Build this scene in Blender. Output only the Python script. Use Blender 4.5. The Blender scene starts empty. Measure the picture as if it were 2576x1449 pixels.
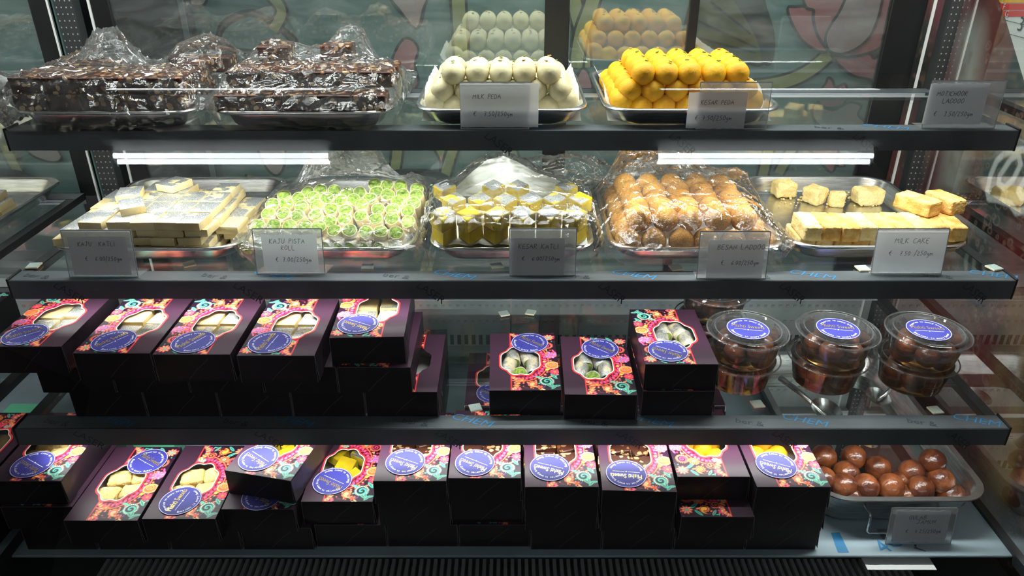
import bpy, bmesh, math, random
import numpy as np
from mathutils import Vector, Matrix, noise

# ------------------------------------------------------------------ camera, world, lights, exposure
PI = math.pi
F = 1900.0                       # focal length in pixels of the 2576 x 1449 frame
TILT = math.radians(27.2)
CT, ST = math.cos(TILT), math.sin(TILT)
CZ = 1.5                         # camera height above the shop floor
scene = bpy.context.scene
C = scene.collection
cam_d = bpy.data.cameras.new('camera'); cam = bpy.data.objects.new('camera', cam_d); C.objects.link(cam)
cam.location = (0, 0, CZ); cam.rotation_euler = (PI/2 - TILT, 0, 0)
cam_d.sensor_width = 36; cam_d.lens = F/2576*36; cam_d.clip_start = .02
scene.camera = cam
scene.view_settings.view_transform = 'Standard'
scene.view_settings.look = 'None'
scene.view_settings.gamma = 1
scene.view_settings.use_curve_mapping = False
scene.view_settings.exposure = 0.0
scene.cycles.transparent_max_bounces = 32
scene.cycles.max_bounces = 12
scene.cycles.sample_clamp_indirect = 6
w = bpy.data.worlds.new('world'); scene.world = w; w.use_nodes = True
w.node_tree.nodes['Background'].inputs[0].default_value = (.6, .68, .75, 1)
w.node_tree.nodes['Background'].inputs[1].default_value = .07

S1, S2, S3, S4 = CZ-.2832, CZ-.4702, CZ-.6613, CZ-.85          # tops of the three shelves and of the deck
FY1, FY2, FY3, FY4 = 1.026, .937, .854, .80                     # their front edges
REAR = 1.29
DOORY = 1.335
SIDE = .735

def area(name, loc, rot, sx, sy, power, col=(1, .97, .93)):
    l = bpy.data.lights.new(name, 'AREA'); l.shape = 'RECTANGLE'; l.size = sx; l.size_y = sy
    l.energy = power; l.color = col
    o = bpy.data.objects.new(name, l); C.objects.link(o); o.location = loc; o.rotation_euler = rot
    return o
R = math.radians
LEDCOL = (.95, 1.0, .95)
area('led_canopy', (0, 1.10, CZ+.075), (R(6), 0, 0), 1.36, .03, 7.2, LEDCOL)
area('led_shelf_one', (0, FY1+.016, S1-.0262), (R(14), 0, 0), 1.34, .012, 3.5, LEDCOL)
area('led_shelf_two', (0, FY2+.016, S2-.0262), (R(30), 0, 0), 1.34, .012, 3.7, LEDCOL)
area('led_shelf_three', (0, FY3+.016, S3-.0262), (R(20), 0, 0), 1.34, .012, 3.5, LEDCOL)
area('added_mural_fill', (0.62, 1.62, CZ+.55), (R(14), 0, 0), 1.5, .05, 14, (.95, 1, 1))  # added fill light out of frame, brightens the mural wall

# ------------------------------------------------------------------ pixel helpers (frame pixels to points at a known height / depth)
def uv(px, py): return (px-1288)/F, (py-724.5)/F
def on_z(px, py, Z):
    u, v = uv(px, py); dz = -ST - v*CT; t = (Z-CZ)/dz
    return Vector((u*t, t*(CT-v*ST), Z))
def on_y(px, py, Y):
    u, v = uv(px, py); t = Y/(CT-v*ST)
    return Vector((u*t, Y, CZ+t*(-ST-v*CT)))
def on_x(px, py, X):
    u, v = uv(px, py); t = X/u
    return Vector((X, t*(CT-v*ST), CZ+t*(-ST-v*CT)))

# ------------------------------------------------------------------ materials
def lin(c):
    return tuple(((x/255)/12.92 if x/255 <= .04045 else ((x/255+.055)/1.055)**2.4) for x in c)
MATS = {}
def nt_new(name):
    m = bpy.data.materials.new(name); m.use_nodes = True; nt = m.node_tree; nt.nodes.clear()
    out = nt.nodes.new('ShaderNodeOutputMaterial'); MATS[name] = m
    return m, nt, out
def N(nt, t, **k):
    n = nt.nodes.new(t)
    for a, b in k.items():
        if a in n.inputs: n.inputs[a].default_value = b
        else: setattr(n, a, b)
    return n
def coords(nt, scale=(1, 1, 1), which='Object', rnd=False):
    tc = N(nt, 'ShaderNodeTexCoord'); mp = N(nt, 'ShaderNodeMapping'); mp.inputs['Scale'].default_value = scale
    nt.links.new(tc.outputs[which], mp.inputs['Vector'])
    if rnd:
        oi = N(nt, 'ShaderNodeObjectInfo'); ml = N(nt, 'ShaderNodeMath', operation='MULTIPLY'); ml.inputs[1].default_value = 7.3
        nt.links.new(oi.outputs['Random'], ml.inputs[0]); nt.links.new(ml.outputs[0], mp.inputs['Location'])
    return mp.outputs[0]
def mat(name, col, rough=.5, metal=0, col2=None, ns=60, nscale=(1, 1, 1), bump=0, bs=200, spec=.5, detail=4, sss=0, coat=0, rng=(.4, .6), rnd=True, vary=0):
    m, nt, out = nt_new(name); L = nt.links.new
    b = N(nt, 'ShaderNodeBsdfPrincipled'); L(b.outputs[0], out.inputs[0])
    b.inputs['Base Color'].default_value = (*col, 1); b.inputs['Roughness'].default_value = rough
    b.inputs['Metallic'].default_value = metal; b.inputs['Specular IOR Level'].default_value = spec
    b.inputs['Coat Weight'].default_value = coat
    if sss:
        b.inputs['Subsurface Weight'].default_value = sss; b.inputs['Subsurface Radius'].default_value = (.01, .007, .004); b.inputs['Subsurface Scale'].default_value = .5
    v = coords(nt, nscale, rnd=rnd)
    cs = None
    if col2:
        n = N(nt, 'ShaderNodeTexNoise', Scale=ns, Detail=detail); L(v, n.inputs['Vector'])
        r = N(nt, 'ShaderNodeMapRange'); r.inputs[1].default_value, r.inputs[2].default_value = rng; L(n.outputs[0], r.inputs[0])
        mx = N(nt, 'ShaderNodeMix', data_type='RGBA'); mx.inputs[6].default_value = (*col, 1); mx.inputs[7].default_value = (*col2, 1)
        L(r.outputs[0], mx.inputs[0]); cs = mx.outputs[2]
    if vary:
        oi = N(nt, 'ShaderNodeObjectInfo'); mr = N(nt, 'ShaderNodeMapRange'); mr.inputs[3].default_value = 1-vary; mr.inputs[4].default_value = 1+vary*.5
        L(oi.outputs['Random'], mr.inputs[0]); hs = N(nt, 'ShaderNodeHueSaturation')
        if cs: L(cs, hs.inputs['Color'])
        else: hs.inputs['Color'].default_value = (*col, 1)
        L(mr.outputs[0], hs.inputs['Value']); cs = hs.outputs[0]
    if cs: L(cs, b.inputs['Base Color'])
    if bump:
        n2 = N(nt, 'ShaderNodeTexNoise', Scale=bs, Detail=3); L(v, n2.inputs['Vector'])
        bp = N(nt, 'ShaderNodeBump'); bp.inputs['Strength'].default_value = bump; bp.inputs['Distance'].default_value = .002
        L(n2.outputs[0], bp.inputs['Height']); L(bp.outputs[0], b.inputs['Normal'])
    return m
def emis(name, col, s):
    m, nt, out = nt_new(name); e = N(nt, 'ShaderNodeEmission'); e.inputs[0].default_value = (*col, 1); e.inputs[1].default_value = s
    nt.links.new(e.outputs[0], out.inputs[0]); return m
def sheet(name, tint=(1, 1, 1), ior=1.5, rough=.02, haze=0, hazecol=(.8, .85, .85), hazescale=(1, 1, 1), bump=0, bs=60, boost=1, bdist=.01, hz=6, glow=(1, 1, 1), crease=0):
    """thin clear pane or film: see-through, with real mirror reflection by angle, and an optional scratched dull film"""
    m, nt, out = nt_new(name); L = nt.links.new
    t = N(nt, 'ShaderNodeBsdfTransparent'); t.inputs[0].default_value = (*tint, 1)
    g = N(nt, 'ShaderNodeBsdfGlossy'); g.inputs['Roughness'].default_value = rough; g.inputs[0].default_value = (*glow, 1)
    fr = N(nt, 'ShaderNodeFresnel'); fr.inputs['IOR'].default_value = ior
    ml = N(nt, 'ShaderNodeMath', operation='MULTIPLY', use_clamp=True); ml.inputs[1].default_value = boost; L(fr.outputs[0], ml.inputs[0])
    mx = N(nt, 'ShaderNodeMixShader'); L(ml.outputs[0], mx.inputs[0]); L(t.outputs[0], mx.inputs[1]); L(g.outputs[0], mx.inputs[2])
    res = mx.outputs[0]
    v = coords(nt, hazescale, rnd=False)
    if bump:
        n2 = N(nt, 'ShaderNodeTexNoise', Scale=bs, Detail=5, Distortion=1.6); L(v, n2.inputs['Vector'])
        h = n2.outputs[0]
        if crease:
            vo = N(nt, 'ShaderNodeTexVoronoi', feature='DISTANCE_TO_EDGE', Scale=crease); 
            nd = N(nt, 'ShaderNodeTexNoise', Scale=12, Detail=2); L(v, nd.inputs['Vector'])
            va = N(nt, 'ShaderNodeVectorMath', operation='MULTIPLY_ADD'); va.inputs[1].default_value = (.12, .12, .12)
            L(nd.outputs['Color'], va.inputs[0]); L(v, va.inputs[2]); L(va.outputs[0], vo.inputs['Vector'])
            pw = N(nt, 'ShaderNodeMapRange'); pw.inputs[2].default_value = .12; L(vo.outputs[0], pw.inputs[0])
            ad = N(nt, 'ShaderNodeMath', operation='ADD'); L(pw.outputs[0], ad.inputs[0]); L(n2.outputs[0], ad.inputs[1]); h = ad.outputs[0]
        bp = N(nt, 'ShaderNodeBump'); bp.inputs['Strength'].default_value = bump; bp.inputs['Distance'].default_value = bdist
        L(h, bp.inputs['Height']); L(bp.outputs[0], g.inputs['Normal'])
    if haze:
        d = N(nt, 'ShaderNodeBsdfDiffuse'); d.inputs[0].default_value = (*hazecol, 1)
        tr = N(nt, 'ShaderNodeBsdfTranslucent'); tr.inputs[0].default_value = (*hazecol, 1)
        m3 = N(nt, 'ShaderNodeMixShader'); m3.inputs[0].default_value = .5; L(d.outputs[0], m3.inputs[1]); L(tr.outputs[0], m3.inputs[2])
        nz = N(nt, 'ShaderNodeTexNoise', Scale=hz, Detail=8, Roughness=.65, Distortion=.6); L(v, nz.inputs['Vector'])
        mr = N(nt, 'ShaderNodeMapRange'); mr.inputs[1].default_value = .38; mr.inputs[2].default_value = .75
        mr.inputs[3].default_value = haze*.35; mr.inputs[4].default_value = haze*1.6; L(nz.outputs[0], mr.inputs[0])
        m4 = N(nt, 'ShaderNodeMixShader'); L(mr.outputs[0], m4.inputs[0]); L(res, m4.inputs[1]); L(m3.outputs[0], m4.inputs[2]); res = m4.outputs[0]
    L(res, out.inputs[0]); return m
def foil_mat(name, base, cover=(.42, .5), foil=(.82, .83, .84), rough=.3, ns=22):
    """edible silver leaf, torn in patches over the sweet below"""
    m, nt, out = nt_new(name); L = nt.links.new
    b = N(nt, 'ShaderNodeBsdfPrincipled'); L(b.outputs[0], out.inputs[0])
    v = coords(nt, rnd=True)
    n = N(nt, 'ShaderNodeTexNoise', Scale=ns, Detail=5, Roughness=.6); L(v, n.inputs['Vector'])
    r = N(nt, 'ShaderNodeMapRange'); r.inputs[1].default_value, r.inputs[2].default_value = cover; L(n.outputs[0], r.inputs[0])
    n3 = N(nt, 'ShaderNodeTexNoise', Scale=700, Detail=6, Roughness=.8); L(v, n3.inputs['Vector'])
    r3 = N(nt, 'ShaderNodeMapRange'); r3.inputs[1].default_value, r3.inputs[2].default_value = .44, .58; L(n3.outputs[0], r3.inputs[0])
    fm = N(nt, 'ShaderNodeMix', data_type='RGBA'); fm.inputs[6].default_value = (*[c*.28 for c in foil], 1); fm.inputs[7].default_value = (*foil, 1); L(r3.outputs[0], fm.inputs[0])
    mx = N(nt, 'ShaderNodeMix', data_type='RGBA'); mx.inputs[6].default_value = (*base, 1)
    L(r.outputs[0], mx.inputs[0]); L(fm.outputs[2], mx.inputs[7]); L(mx.outputs[2], b.inputs['Base Color'])
    m5 = N(nt, 'ShaderNodeMath', operation='MULTIPLY'); m5.inputs[1].default_value = .55; L(r.outputs[0], m5.inputs[0]); L(m5.outputs[0], b.inputs['Metallic'])
    b.inputs['Roughness'].default_value = rough
    bp = N(nt, 'ShaderNodeBump'); bp.inputs['Strength'].default_value = .5; bp.inputs['Distance'].default_value = .001; L(n3.outputs[0], bp.inputs['Height']); L(bp.outputs[0], b.inputs['Normal'])
    return m
def nutbar_mat(name):
    m, nt, out = nt_new(name); L = nt.links.new
    b = N(nt, 'ShaderNodeBsdfPrincipled', Roughness=.42); L(b.outputs[0], out.inputs[0])
    v = coords(nt, rnd=True)
    nd = N(nt, 'ShaderNodeTexNoise', Scale=90, Detail=2); L(v, nd.inputs['Vector'])
    va = N(nt, 'ShaderNodeVectorMath', operation='MULTIPLY_ADD'); va.inputs[1].default_value = (.006, .006, .006); L(nd.outputs['Color'], va.inputs[0]); L(v, va.inputs[2])
    vo = N(nt, 'ShaderNodeTexVoronoi', Scale=112); L(va.outputs[0], vo.inputs['Vector'])
    cr = N(nt, 'ShaderNodeValToRGB'); e = cr.color_ramp.elements
    e[0].position = .40; e[0].color = (1, 1, 1, 1); e[1].position = .47; e[1].color = (0, 0, 0, 1); L(vo.outputs['Distance'], cr.inputs[0])
    sp = N(nt, 'ShaderNodeSeparateColor'); L(vo.outputs['Color'], sp.inputs[0])
    c2 = N(nt, 'ShaderNodeValToRGB'); e = c2.color_ramp.elements
    e[0].position = 0; e[0].color = (*lin((196, 166, 124)), 1); e[1].position = 1; e[1].color = (*lin((120, 62, 30)), 1)
    x = c2.color_ramp.elements.new(.5); x.color = (*lin((178, 140, 92)), 1); L(sp.outputs[0], c2.inputs[0])
    gt = N(nt, 'ShaderNodeMath', operation='GREATER_THAN'); gt.inputs[1].default_value = .34; L(sp.outputs[1], gt.inputs[0])
    mm = N(nt, 'ShaderNodeMath', operation='MULTIPLY'); L(gt.outputs[0], mm.inputs[0]); L(cr.outputs[0], mm.inputs[1])
    mx = N(nt, 'ShaderNodeMix', data_type='RGBA'); mx.inputs[6].default_value = (*lin((62, 30, 20)), 1); L(mm.outputs[0], mx.inputs[0]); L(c2.outputs[0], mx.inputs[7])
    L(mx.outputs[2], b.inputs['Base Color'])
    bp = N(nt, 'ShaderNodeBump'); bp.inputs['Strength'].default_value = .7; bp.inputs['Distance'].default_value = .002; L(mm.outputs[0], bp.inputs['Height']); L(bp.outputs[0], b.inputs['Normal'])
    return m
def vcol_mat(name, rough=.35, spec=.5):
    m, nt, out = nt_new(name); b = N(nt, 'ShaderNodeBsdfPrincipled', Roughness=rough); b.inputs['Specular IOR Level'].default_value = spec
    a = N(nt, 'ShaderNodeVertexColor'); a.layer_name = 'print'
    nt.links.new(a.outputs[0], b.inputs['Base Color']); nt.links.new(b.outputs[0], out.inputs[0]); return m
def wood_mat(name, c1, c2, scale):
    return mat(name, c1, .5, col2=c2, ns=6, nscale=scale, detail=6, rng=(.35, .65), bump=.15, bs=8, rnd=False)

M_steel = mat('brushed_steel', (.74, .75, .75), .27, 1, col2=(.56, .57, .57), ns=30, nscale=(1, 1, 12), bump=.05, bs=40, rnd=False)
M_film = mat('film_covered_metal', lin((94, 101, 106)), .4, 0, col2=lin((66, 71, 75)), ns=9, rng=(.3, .75), spec=.5, rnd=False)
M_deckfilm = mat('deck_film', lin((150, 168, 178)), .4, 0, col2=lin((134, 152, 162)), ns=7, rnd=False)
M_black = mat('black_plastic', (.008, .009, .01), .35)
M_grille = mat('grille_metal', (.40, .41, .41), .35, .3)
M_upright = mat('upright_metal', (.07, .075, .078), .35, .5)
M_dot = mat('punched_hole_rim', (.35, .37, .37), .5)
M_dark = mat('dark_metal', (.03, .034, .036), .4, .3)
M_grey = mat('grey_metal', (.48, .52, .53), .42, .3, col2=(.38, .42, .43), ns=12, rnd=False)
M_white = mat('white_plastic', (.75, .77, .76), .4)
M_shelfglass = sheet('shelf_glass', (.88, .95, .93), 1.52, 0, boost=1.3)
M_glassedge = mat('glass_edge', (.20, .45, .38), .15)
M_sideglass = sheet('side_glass', (.95, .97, .96), 1.5, 0, boost=.45)
M_leftglass = sheet('left_side_glass', (.93, .96, .95), 1.5, 0, boost=1.0)
M_frontglass = sheet('front_glass', (.985, .99, .99), 1.45, 0)
M_doorglass = sheet('door_glass', (.92, .95, .94), 1.5, .015, haze=.11, hazescale=(1, 1, 3), hz=9, boost=4.2)
M_wrap = sheet('cling_film', (.985, .99, .99), 1.5, .06, bump=1, bs=34, boost=1.3, haze=.045, hz=26, bdist=.006, crease=16)
M_clear = sheet('clear_plastic', (.98, .985, .985), 1.5, .05, boost=1.1, haze=.05, hazecol=(.9, .93, .95), hz=3)
M_winfilm = sheet('window_film', (.97, .97, .96), 1.5, .08, boost=1.3)
M_syrup = sheet('sugar_syrup', (.86, .62, .34), 1.35, .02, boost=1)
M_acrylic = sheet('frosted_acrylic', (.80, .82, .83), 1.45, .25, haze=.30, hazecol=(.75, .78, .80), hz=3)
M_aedge = mat('acrylic_edge', (.62, .66, .68), .3)
def thin_mat(name, col, tcol):
    m, nt, out = nt_new(name); L = nt.links.new
    d = N(nt, 'ShaderNodeBsdfDiffuse'); t = N(nt, 'ShaderNodeBsdfTranslucent'); t.inputs[0].default_value = (*tcol, 1)
    n = N(nt, 'ShaderNodeTexNoise', Scale=60, Detail=4); L(coords(nt), n.inputs['Vector'])
    mx = N(nt, 'ShaderNodeMix', data_type='RGBA'); mx.inputs[6].default_value = (*col, 1); mx.inputs[7].default_value = (*[c*.92 for c in col], 1); L(n.outputs[0], mx.inputs[0]); L(mx.outputs[2], d.inputs[0])
    s = N(nt, 'ShaderNodeMixShader'); s.inputs[0].default_value = .55; L(d.outputs[0], s.inputs[1]); L(t.outputs[0], s.inputs[2]); L(s.outputs[0], out.inputs[0]); return m
M_paper = thin_mat('paper_card', (.84, .85, .88), (.80, .81, .84))
M_ink = mat('pencil_ink', (.06, .06, .07), .7)
M_parch = mat('parchment', (.80, .82, .80), .6, bump=.3, bs=30)
M_peda = mat('milk_peda_dough', lin((226, 217, 176)), .6, col2=lin((216, 203, 158)), ns=40, bump=.22, bs=160, sss=.15)
M_kesar = mat('saffron_peda_dough', lin((243, 186, 24)), .6, col2=lin((234, 166, 12)), ns=45, bump=.3, bs=200, sss=.1)
M_pist = mat('pistachio_slice', lin((120, 128, 50)), .6, vary=.4)
M_alm = mat('almond_slice', lin((196, 140, 84)), .6, vary=.3)
M_kaju = mat('cashew_fudge', lin((226, 208, 160)), .6, col2=lin((214, 192, 140)), ns=35, bump=.2, bs=200, sss=.1, vary=.12)
M_kajufoil = foil_mat('silver_leaf_on_cashew', lin((226, 208, 160)), (.43, .46), ns=24)
M_katli = mat('saffron_fudge', lin((208, 184, 24)), .55, col2=lin((184, 156, 12)), ns=30, bump=.25, bs=180, vary=.12)
M_katlifoil = foil_mat('silver_leaf_on_saffron', lin((222, 192, 22)), (.43, .46), ns=24, foil=(.70, .72, .74), rough=.4)
M_rollskin = foil_mat('silver_leaf_on_roll', lin((232, 216, 180)), (.40, .55), ns=60)
M_rollcream = mat('roll_cashew_skin', lin((232, 216, 176)), .6, bump=.3, bs=200, vary=.1)
M_pista = mat('pistachio_filling', lin((158, 182, 66)), .7, col2=lin((100, 134, 38)), ns=260, bump=.7, bs=300, vary=.2)
M_besan = mat('gram_flour_laddoo', lin((222, 168, 84)), .8, col2=lin((200, 140, 60)), ns=520, bump=1, bs=620, vary=.15)
M_cakeskin = mat('milk_cake_crust', lin((206, 152, 72)), .75, col2=lin((230, 192, 116)), ns=50, bump=.9, bs=300, vary=.1)
M_cake = mat('milk_cake_crumb', lin((236, 212, 150)), .8, col2=lin((222, 190, 120)), ns=60, bump=1, bs=260, vary=.08)
M_gulab = mat('gulab_jamun_skin', lin((112, 60, 30)), .30, col2=lin((66, 30, 18)), ns=38, bump=.9, bs=110, coat=.12, vary=.25)
M_nut = nutbar_mat('date_and_nut_bar')
M_boxout = mat('box_card_dark', lin((28, 19, 27)), .36, spec=.4, col2=lin((22, 14, 21)), ns=8)
M_boxin = mat('box_card_white', (.72, .71, .68), .6)
M_edge = mat('worn_card_edge', lin((120, 112, 118)), .6)
M_print = vcol_mat('printed_card', .42, .3)
M_red = mat('red_border_print', lin((222, 50, 52)), .4)
M_offw = mat('white_border_print', lin((240, 228, 210)), .4)
M_stblue = mat('sticker_blue', lin((50, 50, 124)), .55, spec=.3)
M_stwhite = mat('sticker_white', lin((225, 225, 240)), .4)
M_gold = mat('gold_foil_print', lin((205, 180, 105)), .3, .7)
M_stdark = mat('sticker_black_print', (.02, .02, .03), .4)
M_filmblue = mat('film_print_blue', lin((38, 120, 170)), .5)
M_filmink = mat('film_print_grey', lin((44, 52, 62)), .5)
M_tile = mat('tile_face', (.42, .52, .50), .15)
M_tileedge = mat('tile_edge', lin((226, 214, 180)), .6)
M_woodL = wood_mat('grey_oak_panel', lin((74, 72, 62)), lin((46, 45, 40)), (1, 3, 40))
M_woodB = wood_mat('pale_oak_panel', lin((112, 110, 92)), lin((82, 80, 66)), (40, 30, 1))
M_wall = mat('shop_wall', lin((150, 150, 148)), .8)
M_muralwall = mat('teal_mural_paint', lin((116, 156, 150)), .7, col2=lin((106, 146, 142)), ns=3, rnd=False)
M_mline = mat('mural_outline', lin((26, 32, 34)), .7)
M_mpink = mat('mural_pink', lin((214, 150, 150)), .7, col2=lin((196, 108, 112)), ns=4, rnd=False)
M_mpale = mat('mural_pale_pink', lin((206, 190, 184)), .7, col2=lin((200, 158, 156)), ns=4, rnd=False)
M_mleaf = mat('mural_dark_leaf', lin((36, 46, 46)), .7)
M_mstem = mat('mural_stem', lin((176, 182, 116)), .7)
M_molive = mat('mural_olive', lin((92, 96, 50)), .7)
M_floor = mat('shop_floor', lin((168, 162, 154)), .5, col2=lin((150, 144, 136)), ns=3)
M_ceil = mat('shop_ceiling', lin((190, 190, 188)), .8)
M_tube = emis('fluorescent_tube', (.92, .97, 1), 26)
M_green = mat('green_card', lin((96, 190, 150)), .5)

# ------------------------------------------------------------------ mesh builder
class MB:
    def __init__(s): s.v = []; s.f = []; s.m = []; s.mats = []
    def mi(s, m):
        if m not in s.mats: s.mats.append(m)
        return s.mats.index(m)
    def add(s, vs, fs, m):
        o = len(s.v); s.v += [tuple(p) for p in vs]; i = s.mi(m)
        for f in fs: s.f.append([o+k for k in f]); s.m.append(i)
    def box(s, a, b, m, M=None):
        x0, y0, z0 = a; x1, y1, z1 = b
        vs = [Vector(p) for p in ((x0,y0,z0),(x1,y0,z0),(x1,y1,z0),(x0,y1,z0),(x0,y0,z1),(x1,y0,z1),(x1,y1,z1),(x0,y1,z1))]
        if M: vs = [M @ p for p in vs]
        s.add(vs, [(0,3,2,1),(4,5,6,7),(0,1,5,4),(1,2,6,5),(2,3,7,6),(3,0,4,7)], m)
    def bevbox(s, a, b, m, bev=.003, seg=2, M=None, topm=None):
        bm = bmesh.new(); bmesh.ops.create_cube(bm, size=1)
        A, B = Vector(a), Vector(b); c = (A+B)/2; d = B-A
        for v in bm.verts: v.co = Vector((v.co.x*d.x, v.co.y*d.y, v.co.z*d.z)) + c
        bmesh.ops.bevel(bm, geom=bm.edges[:], offset=bev, segments=seg, affect='EDGES', profile=.5)
        bm.normal_update()
        bm.verts.ensure_lookup_table()
        vs = [M @ v.co if M else v.co.copy() for v in bm.verts]
        for f in bm.faces:
            pass
        f1 = [[v.index for v in f.verts] for f in bm.faces if not (topm and f.normal.z > .9)]
        f2 = [[v.index for v in f.verts] for f in bm.faces if (topm and f.normal.z > .9)]
        o = len(s.v); s.v += [tuple(p) for p in vs]
        for fs, mm in ((f1, m), (f2, topm)):
            if fs:
                i = s.mi(mm)
                for f in fs: s.f.append([o+k for k in f]); s.m.append(i)
        bm.free()
    def tube(s, pts, r, m, n=8, closed=False, cap=True):
        pts = [Vector(p) for p in pts]; vs = []; K = len(pts)
        for i, p in enumerate(pts):
            if closed: d = pts[(i+1) % K]-pts[i-1]
            else: d = pts[min(i+1, K-1)]-pts[max(i-1, 0)]
            d.normalize(); a = d.orthogonal() if abs(d.z) > .9 else d.cross(Vector((0, 0, 1)))
            a.normalize(); b = d.cross(a); rr = r[i] if isinstance(r, (list, tuple)) else r
            for k in range(n): t = 2*PI*k/n; vs.append(p+a*math.cos(t)*rr+b*math.sin(t)*rr)
        fs = []
        for i in range(K if closed else K-1):
            j = (i+1) % K
            for k in range(n): fs.append((i*n+k, i*n+(k+1) % n, j*n+(k+1) % n, j*n+k))
        if cap and not closed: fs += [tuple(range(n))[::-1], tuple((K-1)*n+k for k in range(n))]
        s.add(vs, fs, m)
    def lathe(s, prof, m, n=40, c=(0, 0, 0), cap0=False, cap1=False, M=None):
        vs = []
        for r, z in prof:
            for k in range(n): t = 2*PI*k/n; vs.append(Vector((c[0]+r*math.cos(t), c[1]+r*math.sin(t), c[2]+z)))
        if M: vs = [M @ p for p in vs]
        fs = []
        for i in range(len(prof)-1):
            for k in range(n): fs.append((i*n+k, i*n+(k+1) % n, (i+1)*n+(k+1) % n, (i+1)*n+k))
        if cap0: fs.append(tuple(range(n))[::-1])
        if cap1: fs.append(tuple((len(prof)-1)*n+k for k in range(n)))
        s.add(vs, fs, m)
    def ribbon(s, pts, wd, m, nrm=Vector((0, 0, 1)), off=0):
        pts = [Vector(p) for p in pts]; K = len(pts); vs = []
        for i, p in enumerate(pts):
            d = pts[min(i+1, K-1)]-pts[max(i-1, 0)]
            if d.length < 1e-9: d = Vector((1, 0, 0))
            d.normalize(); a = nrm.cross(d)*(wd/2); q = p+nrm*off
            vs += [q-a, q+a]
        s.add(vs, [(2*i, 2*i+2, 2*i+3, 2*i+1) for i in range(K-1)], m)
    def mesh(s, name, smooth=None):
        me = bpy.data.meshes.new(name); me.from_pydata(s.v, [], s.f)
        for m in s.mats: me.materials.append(m)
        me.polygons.foreach_set('material_index', s.m); me.update()
        bm = bmesh.new(); bm.from_mesh(me); bmesh.ops.recalc_face_normals(bm, faces=bm.faces[:]); bm.to_mesh(me); bm.free()
        if smooth:
            me.polygons.foreach_set('use_smooth', [True]*len(me.polygons))
            if smooth is not True: me.set_sharp_from_angle(angle=R(smooth))
        return me

def tag(o, label=None, cat=None, group=None, kind=None):
    if label: o['label'] = label
    if cat: o['category'] = cat
    if group: o['group'] = group
    if kind: o['kind'] = kind
    return o
def put(name, me, loc=(0, 0, 0), rot=(0, 0, 0), parent=None, scale=None):
    if isinstance(me, MB): me = me.mesh(name)
    o = bpy.data.objects.new(name, me); C.objects.link(o); o.location = loc; o.rotation_euler = rot
    if scale: o.scale = scale
    if parent: o.parent = parent
    return o
def empty(name, loc, rz=0, rot=None):
    o = bpy.data.objects.new(name, None); C.objects.link(o); o.location = loc; o.rotation_euler = rot or (0, 0, rz)
    o.empty_display_size = .02
    return o
def copy_tree(o, parent=None):
    c = o.copy(); C.objects.link(c)
    if parent: c.parent = parent
    for ch in list(o.children): copy_tree(ch, c)
    return c
def struct(name, mb):
    return tag(put(name, mb), kind='structure')

# printed lettering with Blender's own font
_tc = {}
def text2d(s, size):
    if (s, size) in _tc: return _tc[(s, size)]
    cu = bpy.data.curves.new('t', 'FONT'); cu.body = s; cu.size = size; cu.resolution_u = 2
    o = bpy.data.objects.new('t', cu); me = o.to_mesh()
    vs = [(v.co.x, v.co.y) for v in me.vertices]; fs = [tuple(p.vertices) for p in me.polygons]
    wd = max([p[0] for p in vs], default=size*.3)
    o.to_mesh_clear(); bpy.data.objects.remove(o); bpy.data.curves.remove(cu)
    _tc[(s, size)] = (vs, fs, wd); return _tc[(s, size)]
def add_text(mb, s, size, fn, m, sx=1, center=False):
    vs, fs, wd = text2d(s, size)
    o = -wd/2 if center else 0
    mb.add([fn((x+o)*sx, y) for x, y in vs], fs, m)
def arc_text(mb, s, size, r, a0, a1, m, z, top=True):
    n = len(s)
    for i, ch in enumerate(s):
        if ch == ' ': continue
        vs, fs, wd = text2d(ch, size)
        a = a0+(a1-a0)*(i+.5)/n
        for_v = []
        for x, y in vs:
            x -= wd/2
            if top: rr = r+y; th = a-x/r
            else: rr = r-y; th = a+x/r
            for_v.append((rr*math.cos(th), rr*math.sin(th), z))
        mb.add(for_v, fs, m)
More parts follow.
